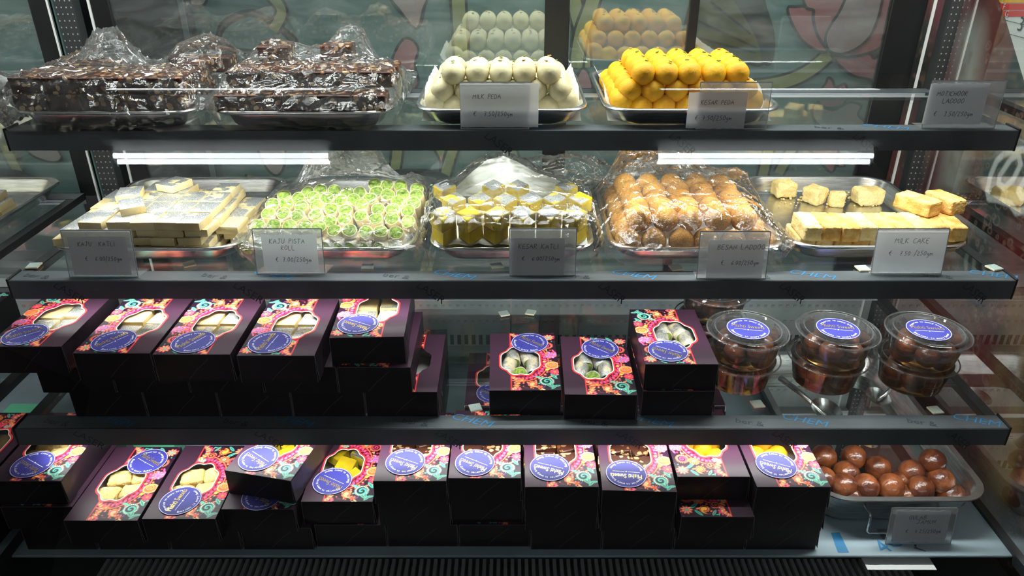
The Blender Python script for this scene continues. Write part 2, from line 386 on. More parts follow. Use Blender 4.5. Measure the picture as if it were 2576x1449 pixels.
# hand-written capitals, drawn stroke by stroke
G = {'A': [[(0,0),(.3,1),(.62,0)],[(.1,.38),(.52,.4)]], 'B': [[(.05,0),(.03,1),(.4,.92),(.42,.65),(.05,.52),(.5,.4),(.5,.1),(.05,0)]],
 'C': [[(.55,.85),(.3,1),(.06,.72),(0,.35),(.18,.02),(.55,.1)]], 'D': [[(0,0),(.02,1),(.4,.85),(.55,.5),(.4,.12),(0,0)]],
 'E': [[(.5,1),(0,.97),(0,0),(.5,.03)],[(0,.52),(.4,.54)]], 'G': [[(.55,.85),(.3,1),(.05,.7),(0,.3),(.2,0),(.5,.1),(.52,.45),(.28,.45)]],
 'H': [[(0,1),(0,0)],[(.5,1),(.5,0)],[(0,.5),(.5,.52)]], 'I': [[(.1,1),(.1,0)]], 'J': [[(.1,1),(.6,1)],[(.4,1),(.38,.2),(.2,0),(0,.15)]],
 'K': [[(0,1),(0,0)],[(.5,1),(0,.45),(.55,0)]], 'L': [[(0,1),(0,0),(.5,.02)]], 'M': [[(0,0),(.08,1),(.35,.35),(.62,1),(.7,0)]],
 'N': [[(0,0),(.02,1),(.5,0),(.52,1)]], 'O': [[(.3,1),(.05,.75),(.02,.3),(.25,0),(.5,.2),(.55,.7),(.3,1)]], 'P': [[(0,0),(.02,1),(.42,.9),(.45,.6),(.02,.48)]],
 'R': [[(0,0),(.02,1),(.42,.9),(.42,.62),(.02,.5),(.5,0)]], 'S': [[(.5,.88),(.25,1),(.05,.78),(.2,.55),(.45,.4),(.45,.12),(.2,0),(0,.12)]],
 'T': [[(0,1),(.6,1)],[(.3,1),(.3,0)]], 'U': [[(0,1),(.02,.25),(.25,0),(.48,.25),(.52,1)]],
 '0': [[(.25,.9),(.04,.6),(.06,.15),(.25,0),(.42,.25),(.4,.7),(.25,.9)]], '2': [[(.02,.7),(.2,.92),(.4,.7),(.02,0),(.45,.02)]],
 '3': [[(.02,.85),(.25,.95),(.38,.72),(.15,.5),(.4,.3),(.25,0),(0,.08)]], '4': [[(.25,.95),(0,.35),(.45,.38)],[(.34,.6),(.3,0)]],
 '5': [[(.42,.92),(.1,.9),(.08,.52),(.35,.5),(.35,.1),(0,.02)]], '6': [[(.38,.9),(.1,.55),(.05,.15),(.25,0),(.4,.2),(.25,.42),(.06,.3)]],
 '7': [[(0,.9),(.42,.92),(.18,0)],[(.08,.5),(.36,.5)]], '.': [[(.05,0),(.09,.05)]], '/': [[(0,-.2),(.28,1.1)]],
 '€': [[(.52,.85),(.3,.95),(.1,.5),(.25,.05),(.52,.1)],[(0,.6),(.4,.62)],[(0,.4),(.38,.42)]],
 'g': [[(.36,.5),(.1,.5),(.04,.2),(.3,.12),(.37,.5),(.34,-.3),(.05,-.35)]], 'm': [[(0,0),(.03,.5)],[(.03,.35),(.18,.5),(.22,0)],[(.22,.35),(.4,.5),(.44,0)]]}
def handwrite(mb, s, h, fn, m, wd=.0006, nrm=Vector((0, -1, 0)), rng=None, gap=.22):
    x = 0
    for ch in s:
        if ch == ' ': x += .7*h; continue
        g = G[ch]; jy = rng.uniform(-.04, .04)*h; sc = rng.uniform(.93, 1.07)
        wmax = max(p[0] for st in g for p in st)
        for st in g:
            pts = []
            for i in range(len(st)-1):
                for k in range(3):
                    t = k/3; pts.append((st[i][0]*(1-t)+st[i+1][0]*t, st[i][1]*(1-t)+st[i+1][1]*t))
            pts.append(st[-1])
            if len(pts) > 4:
                pts = [pts[0]]+[((pts[i-1][0]+2*pts[i][0]+pts[i+1][0])/4, (pts[i-1][1]+2*pts[i][1]+pts[i+1][1])/4) for i in range(1, len(pts)-1)]+[pts[-1]]
            mb.ribbon([fn(x+p[0]*h*sc+.12*p[1]*h, jy+p[1]*h*sc) for p in pts], wd, m, nrm)
        x += (wmax*sc+gap)*h
    return x

# ------------------------------------------------------------------ the shop room
RX, RY0, RY1, RZ = 3.2, -3.4, 1.75, 2.75
def slab(name, a, b, m):
    mb = MB(); mb.box(a, b, m); return struct(name, mb)
slab('floor', (-RX, RY0, -.05), (RX, RY1, 0), M_floor)
slab('ceiling', (-RX, RY0, RZ), (RX, RY1, RZ+.05), M_ceil)
slab('wall_left', (-RX-.05, RY0, 0), (-RX, RY1, RZ), M_wall)
slab('wall_right', (RX, RY0, 0), (RX+.05, RY1, RZ), M_wall)
slab('wall_front', (-RX, RY0-.05, 0), (RX, RY0, RZ), M_wall)
slab('wall_back', (-RX, RY1, 0), (RX, RY1+.05, RZ), M_muralwall)

def smooth_poly(p, k=4):
    out = []; n = len(p)
    for i in range(n):
        a, b, c, d = p[i-1], p[i], p[(i+1) % n], p[(i+2) % n]
        for j in range(k):
            t = j/k
            out.append(tuple(.5*((2*b[q])+(-a[q]+c[q])*t+(2*a[q]-5*b[q]+4*c[q]-d[q])*t*t+(-a[q]+3*b[q]-3*c[q]+d[q])*t**3) for q in (0, 1)))
    return out
MWY = RY1-.0008
mural = MB(); _mz = [0]
def mpoly(pts, off, sc, m, line=.006, sharp=False):
    _mz[0] += 1; y = MWY-_mz[0]*.0003
    P = [(off[0]+p[0]/sc, off[1]+p[1]/sc) for p in pts]
    if not sharp: P = smooth_poly(P, 4)
    W = [on_y(p[0], p[1], RY1) for p in P]; W = [Vector((p.x, y, p.z)) for p in W]
    mural.add(W, [tuple(range(len(W)))], m)
    if line: mural.ribbon([p+Vector((0, -.0001, 0)) for p in W+[W[0]]], line, M_mline, Vector((0, 1, 0)))
def mstem(pts, off, sc, wd=.028, m=None):
    _mz[0] += 1; y = MWY-_mz[0]*.0003
    P = [(off[0]+p[0]/sc, off[1]+p[1]/sc) for p in pts]; Q = []
    for i in range(len(P)-1):
        for k in range(6): t = k/6; Q.append((P[i][0]*(1-t)+P[i+1][0]*t, P[i][1]*(1-t)+P[i+1][1]*t))
    Q.append(P[-1])
    for _ in range(6): Q = [Q[0]]+[((Q[i-1][0]+Q[i][0]+Q[i+1][0])/3, (Q[i-1][1]+Q[i][1]+Q[i+1][1])/3) for i in range(1, len(Q)-1)]+[Q[-1]]
    W = [on_y(p[0], p[1], RY1) for p in Q]; W = [Vector((p.x, y, p.z)) for p in W]
    mural.ribbon(W, wd+.012, M_mline, Vector((0, 1, 0)))
    mural.ribbon([p+Vector((0, -.0001, 0)) for p in W], wd, m or M_mstem, Vector((0, 1, 0)))
o3, o2, o1 = (1900, 0), (1000, 0), (0, 0)
mstem([(680, 480), (560, 600), (400, 700), (250, 750), (100, 780), (-120, 800)], o3, 3.62)
mpoly([(700,490),(870,515),(1030,485),(1090,530),(1190,450),(1170,720),(1000,715),(870,680),(770,600),(720,540)], o3, 3.62, M_mpink)
mpoly([(1140,-90),(1260,-90),(1230,300),(1130,435),(1000,490),(870,515),(760,510),(700,485),(790,490),(880,460),(960,410),(1040,330),(1100,200)], o3, 3.62, M_mpink)
mpoly([(290,75),(370,60),(460,58),(525,90),(520,150),(535,230),(570,330),(655,460),(560,460),(430,370),(340,230)], o3, 3.62, M_mpink)
mpoly([(465,-90),(455,60),(525,90),(525,150),(535,230),(570,330),(655,455),(635,400),(640,330),(680,240),(760,110),(880,-90)], o3, 3.62, M_mpink)
mpoly([(880,-90),(760,110),(680,230),(635,340),(650,430),(700,480),(790,490),(880,460),(960,410),(1040,330),(1100,200),(1140,60),(1140,-90)], o3, 3.62, M_mpale)
mpoly([(560,900),(610,795),(640,750),(660,705),(700,730),(725,790),(810,760),(830,830),(800,950),(640,980)], o3, 3.62, M_mpink)
mpoly([(580,1140),(520,1060),(520,980),(560,940),(700,1000),(850,930),(960,960),(930,1040),(990,1130),(800,1250)], o3, 3.62, M_mpale)  # painted stand-in for a lotus reflection in the shelf glass
mpoly([(1890,-90),(2100,-90),(2180,120),(2250,260),(2270,400),(2150,385),(1990,375),(1850,340),(1780,200)], o2, 2.477, M_molive)
mpoly([(2250,-90),(2300,50),(2345,200),(2345,350),(2310,410),(2270,380),(2250,250),(2200,160),(2130,60),(2060,-90)], o2, 2.477, M_mleaf, 0)
for a, b in (((1850,120),(2240,300)), ((1850,230),(2230,330)), ((1950,10),(2200,210))):
    W = [on_y(1000+p[0]/2.477, p[1]/2.477, RY1-.0125) for p in (a, b)]; mural.ribbon(W, .005, M_mline, Vector((0, 1, 0)))
mpoly([(-60,-90),(165,-90),(165,60),(130,170),(60,110),(-20,30)], o2, 2.477, M_mpale)
mpoly([(-40,420),(20,260),(80,240),(130,300),(110,400),(130,520),(40,600)], o2, 2.477, M_mpink)
mstem([(375, -90), (385, 120), (400, 360)], o2, 2.477)
mstem([(1080, -90), (1110, 60), (1150, 200), (1160, 420)], o2, 2.477)
mstem([(1240, -90), (1200, 60), (1140, 200), (1110, 420)], o2, 2.477)
mpoly([(1100,560),(1140,430),(1190,450),(1210,560)], o2, 2.477, M_mpink)
mpoly([(1330,140),(1500,60),(1640,120),(1780,230),(1760,300),(1560,330),(1330,300)], o1, 2.385, M_molive)
mpoly([(1350,170),(1500,90),(1640,150),(1730,230),(1720,270),(1560,300),(1350,270)], o1, 2.385, M_muralwall)
mstem([(1700, 230), (1690, 340), (1700, 500)], o1, 2.385)
mstem([(1600, -60), (1720, 60), (1640, 180)], o1, 2.385, .02)
mpoly([(2330,-60),(2560,-60),(2540,60),(2500,170),(2400,60)], o1, 2.385, M_mpale)
mpoly([(1060,-90),(1240,-90),(1230,30),(1100,10)], o1, 2.385, M_mpale)
o5, o6, o7, o8 = (560, 370), (1040, 370), (1480, 370), (1880, 370)
mpoly([(1120,60),(1180,-40),(1420,-40),(1400,50),(1330,100),(1230,130),(1150,115)], o5, 3.623, M_mpale)
mpoly([(330,-40),(560,-40),(570,160),(500,250),(400,170)], o5, 3.623, M_mpale)
mstem([(1600, -40), (1590, 100), (1560, 260)], o5, 3.623, .022)
mstem([(1960, -40), (2060, 130), (2010, 330)], o5, 3.623, .022)
mstem([(2120, -40), (2060, 130), (2010, 330)], o5, 3.623, .022)
mpoly([(1380,330),(1480,230),(1620,190),(1850,190),(2040,240),(2120,340),(1900,460),(1500,460)], o5, 3.623, M_mleaf, 0)
mstem([(250, 470), (260, 400), (280, 250)], o5, 3.623, .022)
mstem([(870, -40), (920, 110)], o6, 3.623, .022)
mstem([(1960, -60), (1930, 110)], o6, 3.623, .022)
mstem([(1650, -60), (1570, 280)], o7, 3.623, .022)
mstem([(1880, -60), (1720, 230)], o7, 3.623, .022)
mpoly([(520,-60),(640,110),(750,220),(800,110),(790,-60)], o8, 3.622, M_mpink)
mpoly([(795,90),(870,70),(870,165),(810,165)], o8, 3.622, M_mpale, sharp=True)
lm = put('lotus_mural', mural); lm.parent = bpy.data.objects['wall_back']; lm['label'] =  'painted mural of pink lotus flowers, leaves and stems'

# ------------------------------------------------------------------ ceiling lamps behind the viewer, added housing for the mural fill light
def ceiling_lamp(x, y, z, ln, label):
    t = empty('ceiling_light', (x, y, z)); tag(t, label, 'light', 'twin tube ceiling lamps')
    h = MB(); h.bevbox((-ln/2-.03, -.09, .03), (ln/2+.03, .09, .07), M_white, .01); put('housing', h, parent=t)
    for s in (-1, 1):
        e = MB(); e.tube([(-ln/2, s*.021, 0), (ln/2, s*.021, 0)], .010, M_tube, 12); put('tube', e, parent=t)
        for q in (-1, 1):
            c = MB(); c.box((q*ln/2-.012, s*.021-.012, -.016), (q*ln/2+.012, s*.021+.012, .034), M_white); put('tube_socket', c, parent=t)
    for q in (-1, 1):
        c = MB(); c.tube([(q*ln/3, 0, .07), (q*ln/3, 0, RZ-z)], .004, M_grey, 6); put('hanger', c, parent=t)
    return t
ceiling_lamp(-1.44, -1.48, 2.66, 1.09, 'twin tube ceiling lamp reflected at the left of the front glass')
ceiling_lamp(1.255, -1.48, 2.66, 1.09, 'twin tube ceiling lamp reflected at the right of the front glass')
t = MB(); t.bevbox((-.16, 1.59, CZ+.565), (1.40, 1.74, CZ+.60), M_white, .006)
tag(put('added_fill_housing', t), 'added white housing of the unseen fill light above the lotus mural', 'light')  # invented housing around the added mural fill, out of view

p0, p1 = on_y(200, 0, 1.72).x, on_y(470, 0, 1.72).x
b = MB(); b.bevbox((p0-1.75, 1.70, .4), (p1, 1.745, 2.1), mat('dark_grey_laminate', lin((66, 70, 72)), .45, col2=lin((50, 54, 56)), ns=4, nscale=(6, 1, 1), rnd=False), .003, 1)
b.box((p1-.012, 1.698, .4), (p1, 1.70, 2.1), M_grey)
tag(put('dark_wall_board', b), 'dark grey board against the wall behind the left end of the case', 'board')
# ------------------------------------------------------------------ the refrigerated display case
case = empty('display_case', (0, .8, 0)); tag(case, 'glass fronted refrigerated display case filled with sweets', 'display case')
def cpart(name, mb, parent=None, kind=None, smooth=None):
    o = put(name, mb if not smooth else mb.mesh(name, smooth)); o.parent = parent or case
    if (parent or case) is case: o.matrix_parent_inverse = Matrix.Translation((0, -.8, 0))
    if kind: o['kind'] = kind
    return o
b = MB(); b.box((-SIDE-.01, .62, 0), (SIDE+.01, 1.36, S4-.12), M_dark); cpart('base_cabinet', b)
# front glass: flat leaning pane that bends upright above the top shelf
SL = .455
def gy(z): return FY1-.077+(z-S1)*SL
prof = []
z0 = S4-.12
for i in range(9): z = z0+(S1+.06-z0)*i/8; prof.append((gy(z), z))
y, z, a = gy(S1+.06), S1+.06, math.atan(SL)
for i in range(14):
    a -= math.atan(SL)/12 if i < 12 else 0
    y += math.sin(a)*.006; z += math.cos(a)*.006; prof.append((y, z))
prof.append((y, CZ+.06))
g = MB()
vs = [(-SIDE+.004, p[0], p[1]) for p in prof]+[(SIDE-.004, p[0], p[1]) for p in prof]; n = len(prof)
g.add(vs, [(i, i+1, n+i+1, n+i) for i in range(n-1)], M_frontglass); cpart('front_glass', g, smooth=True)
for sx in (-1, 1):
    g = MB(); x = sx*SIDE
    pts = [(x, .62, z0), (x, 1.34, z0), (x, 1.34, CZ+.09)]+[(x, p[0], p[1]) for p in prof[::-1]]
    g.add(pts, [tuple(range(len(pts)))], M_leftglass if sx < 0 else M_sideglass); cpart('side_glass', g)
    e = MB(); e.box((x-sx*.034-.0018, 1.326, S4), (x-sx*.034+.0018, 1.330, CZ+.09), M_white); cpart('side_trim', e)
    u = MB(); xa, xb = sorted((x+sx*.004, x-sx*.016)); u.box((xa, 1.312, S4), (xb, 1.334, CZ+.09), M_upright)
    for k in range(84):
        zz = S4+.02+k*.0105
        for dy in (.318, .327):
            pass
        for dx in (.004, .012): 
            xx = x-sx*dx; u.box((xx-.0009, 1.3114, zz), (xx+.0009, 1.3121, zz+.0022), M_dot)
    cpart('perforated_upright', u)
c = MB(); c.box((-SIDE-.01, prof[-1][0], CZ+.092), (SIDE+.01, 1.36, CZ+.14), M_grey); c.box((-SIDE-.01, prof[-1][0], CZ+.06), (SIDE+.01, prof[-1][0]+.006, CZ+.092), M_grey)
cpart('canopy', c)
h = MB(); h.box((-.70, 1.075, CZ+.077), (.70, 1.125, CZ+.091), M_white); cpart('lamp_housing', h)
# rear: louvred metal panel below, two sliding glass doors above
p = MB(); zt = S3-.02
p.box((-SIDE, DOORY-.005, S4-.1), (SIDE, DOORY+.012, zt), M_grey)
for r_, zz in enumerate((zt-.04, zt-.075, zt-.11)):
    hh = .022 if r_ == 2 else .005
    for k in range(96):
        x = -.70+k*.0147; p.box((x, DOORY-.0065, zz-hh), (x+(.0075 if r_ == 2 else .006), DOORY-.0045, zz), M_black if r_ == 2 else M_dot)
p.box((-SIDE, DOORY-.03, zt-.145), (SIDE, DOORY-.005, zt-.135), M_grey)
cpart('rear_panel', p)
r = MB(); r.box((-SIDE, DOORY-.02, zt), (SIDE, DOORY+.03, zt+.018), M_grey); cpart('door_track', r); r = MB(); r.box((-SIDE, DOORY-.02, CZ+.075), (SIDE, DOORY+.03, CZ+.09), M_grey); cpart('door_track', r)
def door(x0, x1, y, label, stiles):
    t = empty('sliding_door', ((x0+x1)/2, y, zt+.018)); t.parent = case; t.matrix_parent_inverse = Matrix.Translation((0, -.8, 0)); w2 = (x1-x0)/2; H = CZ+.075-zt-.018
    g = MB(); g.box((-w2, -.002, 0), (w2, .002, H), M_doorglass); put('pane', g, parent=t)
    for a, b in stiles:
        f = MB(); f.bevbox((a-(x0+x1)/2, -.007, 0), (b-(x0+x1)/2, .007, H), M_black, .0015, 1); put('frame_stile', f, parent=t)
    return t
door(-.70, .098, DOORY, 'left sliding glass door at the rear of the case, overlapping the right one', ((.055, .096), (-.70, -.668)))
door(.10, .70, DOORY+.02, 'right sliding glass door at the rear of the case, before the big lotus', ((.300, .316), (.640, .70)))
# deck, its front grille
d = MB(); d.bevbox((-SIDE+.005, FY4, S4-.004), (.745-.012, DOORY-.01, S4), M_deckfilm, .001, 1)
T = lambda x, y: Matrix.Translation((x, y, S4+.0004))
def ontop(ox, oy, ang, Z, sh=0):
    ca, sa = math.cos(ang), math.sin(ang)
    return lambda x, y: (ox+(x+sh*y)*ca-y*sa, oy+(x+sh*y)*sa+y*ca, Z)
add_text(d, 'r & LASER CUT', .034, ontop(.605, .806, R(62), S4+.0004), M_filmink, .8)
add_text(d, '4C', .036, ontop(.545, .803, R(28), S4+.0004), M_filmblue)
q = [on_z(*a, S4+.0004) for a in ((2090, 1340), (2112, 1339), (2136, 1390), (2108, 1390))]; q = [Vector((v.x, max(v.y, FY4+.001), v.z)) for v in q]
d.add(q, [(0, 1, 2, 3)], M_filmblue)
cpart('deck_sheet', d)
gr = MB(); gz = S4-.04
gr.box((-SIDE, .60, gz-.012), (-.615, .86, gz), M_dark); gr.box((.60, .60, gz-.012), (SIDE, .86, gz), M_dark)
gr.box((-.615, .832, gz-.012), (.60, .86, gz), M_dark); gr.box((-.615, .60, gz-.012), (.60, .70, gz), M_dark)
for k in range(116):
    x = -.615+k*.01057; gr.box((x, .70, gz-.012), (x+.0052, .832, gz), M_grille)
cpart('air_grille', gr)
gb = MB(); gb.box((-SIDE, .60, gz-.05), (SIDE, 1.33, gz-.045), M_grey); cpart('drip_pan', gb)
for sx in (-1, 1):
    b = MB(); b.box((sx*SIDE-.006, .70, S4-.012), (sx*SIDE+.006, 1.33, S4+.006), M_dark); cpart('side_rail', b)
fr = MB(); fr.box((-SIDE-.01, gy(z0)-.012, z0-.05), (SIDE+.01, gy(z0)+.012, z0+.004), M_dark); cpart('front_sill', fr)
lb = MB(); lb.box((.515, FY4-.014, S4-.0135), (.615, FY4+.008, S4-.0125), M_white); cpart('white_strip', lb)

# ------------------------------------------------------------------ the three shelves
def shelf(Z, fy, hw, label, marks, split=None, ph=0):
    t = empty('glass_shelf', (0, fy, Z)); tag(t, label, 'shelf', 'glass shelves of the display case')
    D = REAR-fy
    r = MB(); r.box((-hw, 0, -.0018), (hw, .031, 0), M_film); r.box((-hw, -.001, -.028), (hw, .0012, 0), M_film)
    r.box((-hw, .001, -.0285), (hw, .004, -.0275), M_white)
    for x in marks:
        add_text(r, 'CHEM', .021, ontop(x, .024, R(-20), .0003, .3), M_filmblue, 1.1)
        add_text(r, 'ber &', .016, ontop(x-.068, .014, R(-14), .0003), M_filmink, 1.1)
        ca, sa = math.cos(R(-38)), math.sin(R(-38))
        add_text(r, 'LASER', .017, lambda a, b_: (x-.02+a*ca-b_*sa, -.0013, -.003+min(0, a*sa+b_*ca-.005)), M_filmink)
    put('front_rail', r, parent=t)
    for sx in (-1, 1):
        e = MB(); xa, xb = sorted((sx*hw, sx*(hw+.003))); e.bevbox((xa, -.002, -.029), (xb, .033, .003), M_black, .001, 1); put('end_cap', e, parent=t)
        s_ = MB(); xa, xb = sorted((sx*hw, sx*(hw-.016))); s_.box((xa, .031, -.012), (xb, D, -.0005), M_dark); put('side_rail', s_, parent=t)
    rr = MB(); rr.box((-hw, D-.031, -.0018), (hw, D, 0), M_film); rr.box((-hw, D-.002, -.02), (hw, D, 0), M_film); put('rear_rail', rr, parent=t)
    hsg = MB(); hsg.box((-.69, .006, -.0245), (.69, .026, -.002), M_white); put('lamp_housing', hsg, parent=t)
    xs = [-hw+.016, hw-.016] if split is None else [-hw+.016, split-.0015, split+.0015, hw-.016]
    for i in range(0, len(xs), 2):
        g = MB(); g.add([(xs[i], .031, -.0012), (xs[i+1], .031, -.0012), (xs[i+1], D-.031, -.0012), (xs[i], D-.031, -.0012)], [(0, 1, 2, 3)], M_shelfglass)
        g.box((xs[i], .031, -.005), (xs[i+1], .0322, -.0013), M_glassedge); g.box((xs[i], D-.033, -.005), (xs[i+1], D-.0315, -.0013), M_stwhite)
        g.box((xs[i], D-.045, -.005), (xs[i+1], D-.042, -.003), M_stwhite)
        put('glass_plate', g, parent=t)
    return t
shelf(S1, FY1, .699, 'top glass shelf with a dark metal front rail', (-.02, .235, .49))
shelf(S2, FY2, .699, 'middle glass shelf with a dark metal front rail, five trays on it', (-.62, -.37, -.115, .138, .39, .645))
shelf(S3, FY3, .699, 'lower glass shelf in two plates, carrying boxes and tubs', (-.60, -.345, -.09, .165, .385, .63), split=-.002)

# ------------------------------------------------------------------ left: wooden cabinet side, right: drinks fridge
b = MB(); b.box((-1.25, .35, 0), (-.82, 1.30, S2+.02), M_woodL)
b.box((-.8195, .95, S3+.06), (-.80, 1.30, S3+.10), M_woodB); b.box((-1.25, 1.30, 0), (-.82, 1.42, S1+.2), M_dark)
tag(put('wooden_counter', b), 'grey oak counter standing left of the display case', 'counter')
random.seed(4)
fx = .79
YA, YB, ZA, ZB = .80, 1.62, .52, 1.46; ny, nz = 400, 470
Yg, Zg = np.meshgrid(np.linspace(YA, YB, ny), np.linspace(ZA, ZB, nz))
def px_of(Y, Z, X):
    z = Z-CZ; den = Y*CT-z*ST; return 1288+F*X/den, 724.5+F*(-Y*ST-z*CT)/den
col = np.zeros((nz, ny, 3)); rs = np.random.RandomState(3)
def L3(c): return np.array(lin(c))
col[:] = L3((112, 58, 54))
def vnoise(sc, seed):
    out = np.zeros_like(Yg)
    for i, yv in enumerate(np.linspace(ZA, ZB, nz)):
        pass
    r2 = np.random.RandomState(seed); gy_, gz_ = int((YB-YA)/sc)+3, int((ZB-ZA)/sc)+3; gr_ = r2.rand(gz_, gy_)
    a = (Yg-YA)/sc; c_ = (Zg-ZA)/sc; i = a.astype(int); j = c_.astype(int); fa = a-i; fc = c_-j
    fa = fa*fa*(3-2*fa); fc = fc*fc*(3-2*fc)
    return (gr_[j, i]*(1-fa)+gr_[j, i+1]*fa)*(1-fc)+(gr_[j+1, i]*(1-fa)+gr_[j+1, i+1]*fa)*fc
def blend(mask, c): 
    m = np.clip(mask, 0, 1)[..., None]; col[:] = col*(1-m)+L3(c)*m
def segd(p, q):
    a = on_x(*p, fx); b_ = on_x(*q, fx); ay, az, by, bz = a.y, a.z, b_.y, b_.z
    dy, dz = by-ay, bz-az; t = np.clip(((Yg-ay)*dy+(Zg-az)*dz)/(dy*dy+dz*dz+1e-9), 0, 1)
    return np.hypot(Yg-ay-t*dy, Zg-az-t*dz)
def stroke(pts, w_, c, soft=.003):
    d_ = np.full_like(Yg, 9.)
    for a, b_ in zip(pts[:-1], pts[1:]): d_ = np.minimum(d_, segd(a, b_))
    blend((w_-d_)/soft+.5, c)
nz1 = vnoise(.05, 1); nz2 = vnoise(.012, 2)
stroke([(2400, -60), (2380, 200), (2330, 420)], .09, (128, 78, 82), .08)
stroke([(2440, 100), (2420, 300), (2380, 520)], .035, (176, 176, 168), .05)
stroke([(2310, 100), (2300, 400)], .05, (60, 66, 64), .05)
stroke([(2640, 120), (2560, 330), (2510, 560), (2480, 680)], .075, (22, 22, 22), .012)
stroke([(2600, 700), (2540, 900)], .10, (112, 34, 30), .06)
stroke([(2560, 760), (2500, 1020), (2480, 1200)], .022, (128, 88, 44), .02)
stroke([(2600, 860), (2545, 1100), (2500, 1300)], .028, (150, 120, 76), .02)
stroke([(2630, 1000), (2570, 1300), (2530, 1449)], .03, (60, 44, 34), .03)
blend((nz1-.55)*1.6, (44, 26, 24)); blend((nz2-.6)*1.2, (150, 110, 90))
WH = (196, 200, 200)
X8 = lambda L_: [(1880+x/3.622, 370+y/3.622) for x, y in L_]
stroke(X8([(2560,20),(2450,30),(2340,60),(2270,130),(2215,260),(2185,400),(2200,470),(2290,480),(2400,520),(2450,600),(2560,560)]), .0055, WH)
stroke(X8([(2470,70),(2400,110),(2300,260),(2290,330),(2340,370),(2420,300),(2490,160),(2470,70)]), .0052, WH)
stroke(X8([(2600,240),(2530,300),(2470,400),(2500,460),(2620,400)]), .0055, WH)
for k in range(900):
    y_, z_ = rs.uniform(.75, 1.3), rs.uniform(.5, 1.35); r_ = rs.uniform(.0015, .005) if rs.rand() < .85 else rs.uniform(.005, .010)
    pxp = px_of(y_, z_, fx)
    if pxp[0] < 2400: continue
    i0 = int((y_-YA)/(YB-YA)*ny); j0 = int((z_-ZA)/(ZB-ZA)*nz); R_ = 7
    sl = (slice(max(0, j0-R_), j0+R_), slice(max(0, i0-R_), i0+R_)); dd = np.hypot(Yg[sl]-y_, Zg[sl]-z_)
    m = np.clip(1-abs(dd-r_)/.0018, 0, 1)[..., None]*.55; col[sl] = col[sl]*(1-m)+L3((170, 140, 124) if (Zg[sl] > z_).mean() > .3 else (30, 20, 18))*m
me = bpy.data.meshes.new('fridge_print')
vs = [(fx, Yg[j, i], Zg[j, i]) for j in range(nz) for i in range(ny)]
fs = [(j*ny+i, (j+1)*ny+i, (j+1)*ny+i+1, j*ny+i+1) for j in range(nz-1) for i in range(ny-1)]
me.from_pydata(vs, [], fs); ca_ = me.color_attributes.new('print', 'FLOAT_COLOR', 'POINT')
ca_.data.foreach_set('color', np.concatenate([col, np.ones((nz, ny, 1))], 2).reshape(-1)); me.materials.append(M_print); me.update()
t = empty('drinks_fridge', (1.1, 1.1, 0)); tag(t, 'drinks fridge with dark red cola advert and white script lettering, right of the case', 'fridge')
b = MB(); b.box((-.308, -.48, 0), (.35, .52, 2.0), M_dark); put('cabinet', b, parent=t)
o = put('advert_print', me, loc=(-1.1, -1.1, 0), parent=t)
lx = fx-.002
def onl(p): return on_x(p[0], p[1], lx)
lab = MB(); lab.add([onl(p) for p in ((2503, -40), (2640, -40), (2640, 330), (2590, 250))], [(0, 1, 2, 3)], M_white)
lx = fx-.003
for y0_, y1_, c in ((-16, 7, M_kesar), (9, 25, M_red), (27, 42, M_red)):
    xl = lambda y_: 2508+y_*.30
    lab.add([onl((xl(y0_)+5, y0_)), onl((2640, y0_)), onl((2640, y1_)), onl((xl(y1_)+5, y1_))], [(0, 1, 2, 3)], c)
def labtext(s, px, py, size, m):
    p = on_x(px, py, fx-.004); add_text(lab, s, size, lambda x, y: (p.x, p.y-x, p.z+y), m)
labtext('E', 2519, 7, .014, M_white); labtext('F', 2521, 24, .014, M_white); labtext('G', 2526, 41, .014, M_white); labtext('34', 2556, 76, .03, M_stdark)
for a in ((2527, 51), (2538, 86)):
    p = on_x(*a, fx-.004); lab.box((p.x-.0003, p.y-.2, p.z), (p.x, p.y, p.z+.0008), M_stdark)
tag(put('energy_label', lab), 'white energy rating label with red F and G bars stuck on the fridge', 'label')

# ------------------------------------------------------------------ food shapes
def organic(kind, size, seed, amp=.03, fr=60, sub=3, flat=0, m=None, bev=.003, crumb=0):
    """ball or block with an uneven hand made surface"""
    bm = bmesh.new()
    if kind == 'ball':
        bmesh.ops.create_icosphere(bm, subdivisions=sub, radius=size[0])
        for v in bm.verts:
            if flat and v.co.z < -size[0]*(1-flat): v.co.z = -size[0]*(1-flat)
    else:
        bmesh.ops.create_cube(bm, size=1)
        bmesh.ops.subdivide_edges(bm, edges=bm.edges[:], cuts=13, use_grid_fill=True)
        for v in bm.verts:
            p = Vector((v.co.x*size[0], v.co.y*size[1], v.co.z*size[2]))
            q = Vector([max(-(size[k]/2-bev), min(size[k]/2-bev, p[k])) for k in range(3)])
            d = p-q; v.co = q+(d.normalized()*bev if d.length > 1e-9 else d)
    off = Vector((seed*3.1, seed*1.7, seed*.9)); bm.normal_update()
    for v in bm.verts:
        d = noise.noise(v.co*fr+off)*amp + noise.noise(v.co*fr*4+off)*amp*.35
        if crumb: d -= max(0, noise.noise(v.co*fr*7+off))*crumb*1.6
        v.co += v.normal*d
    me = bpy.data.meshes.new('sweet'); bm.to_mesh(me); bm.free()
    me.materials.append(m); me.polygons.foreach_set('use_smooth', [True]*len(me.polygons))
    return me
rnd = random.Random(11)
ORD = ['first', 'second', 'third', 'fourth', 'fifth', 'sixth', 'seventh', 'eighth', 'ninth', 'tenth', 'eleventh', 'twelfth', 'thirteenth', 'fourteenth']
def od(i, n=None):
    return 'last' if (n and i == n-1 and n > 3) else ORD[i]
def rot3(a=.25): return (rnd.uniform(-a, a), rnd.uniform(-a, a), rnd.uniform(0, 6.28))

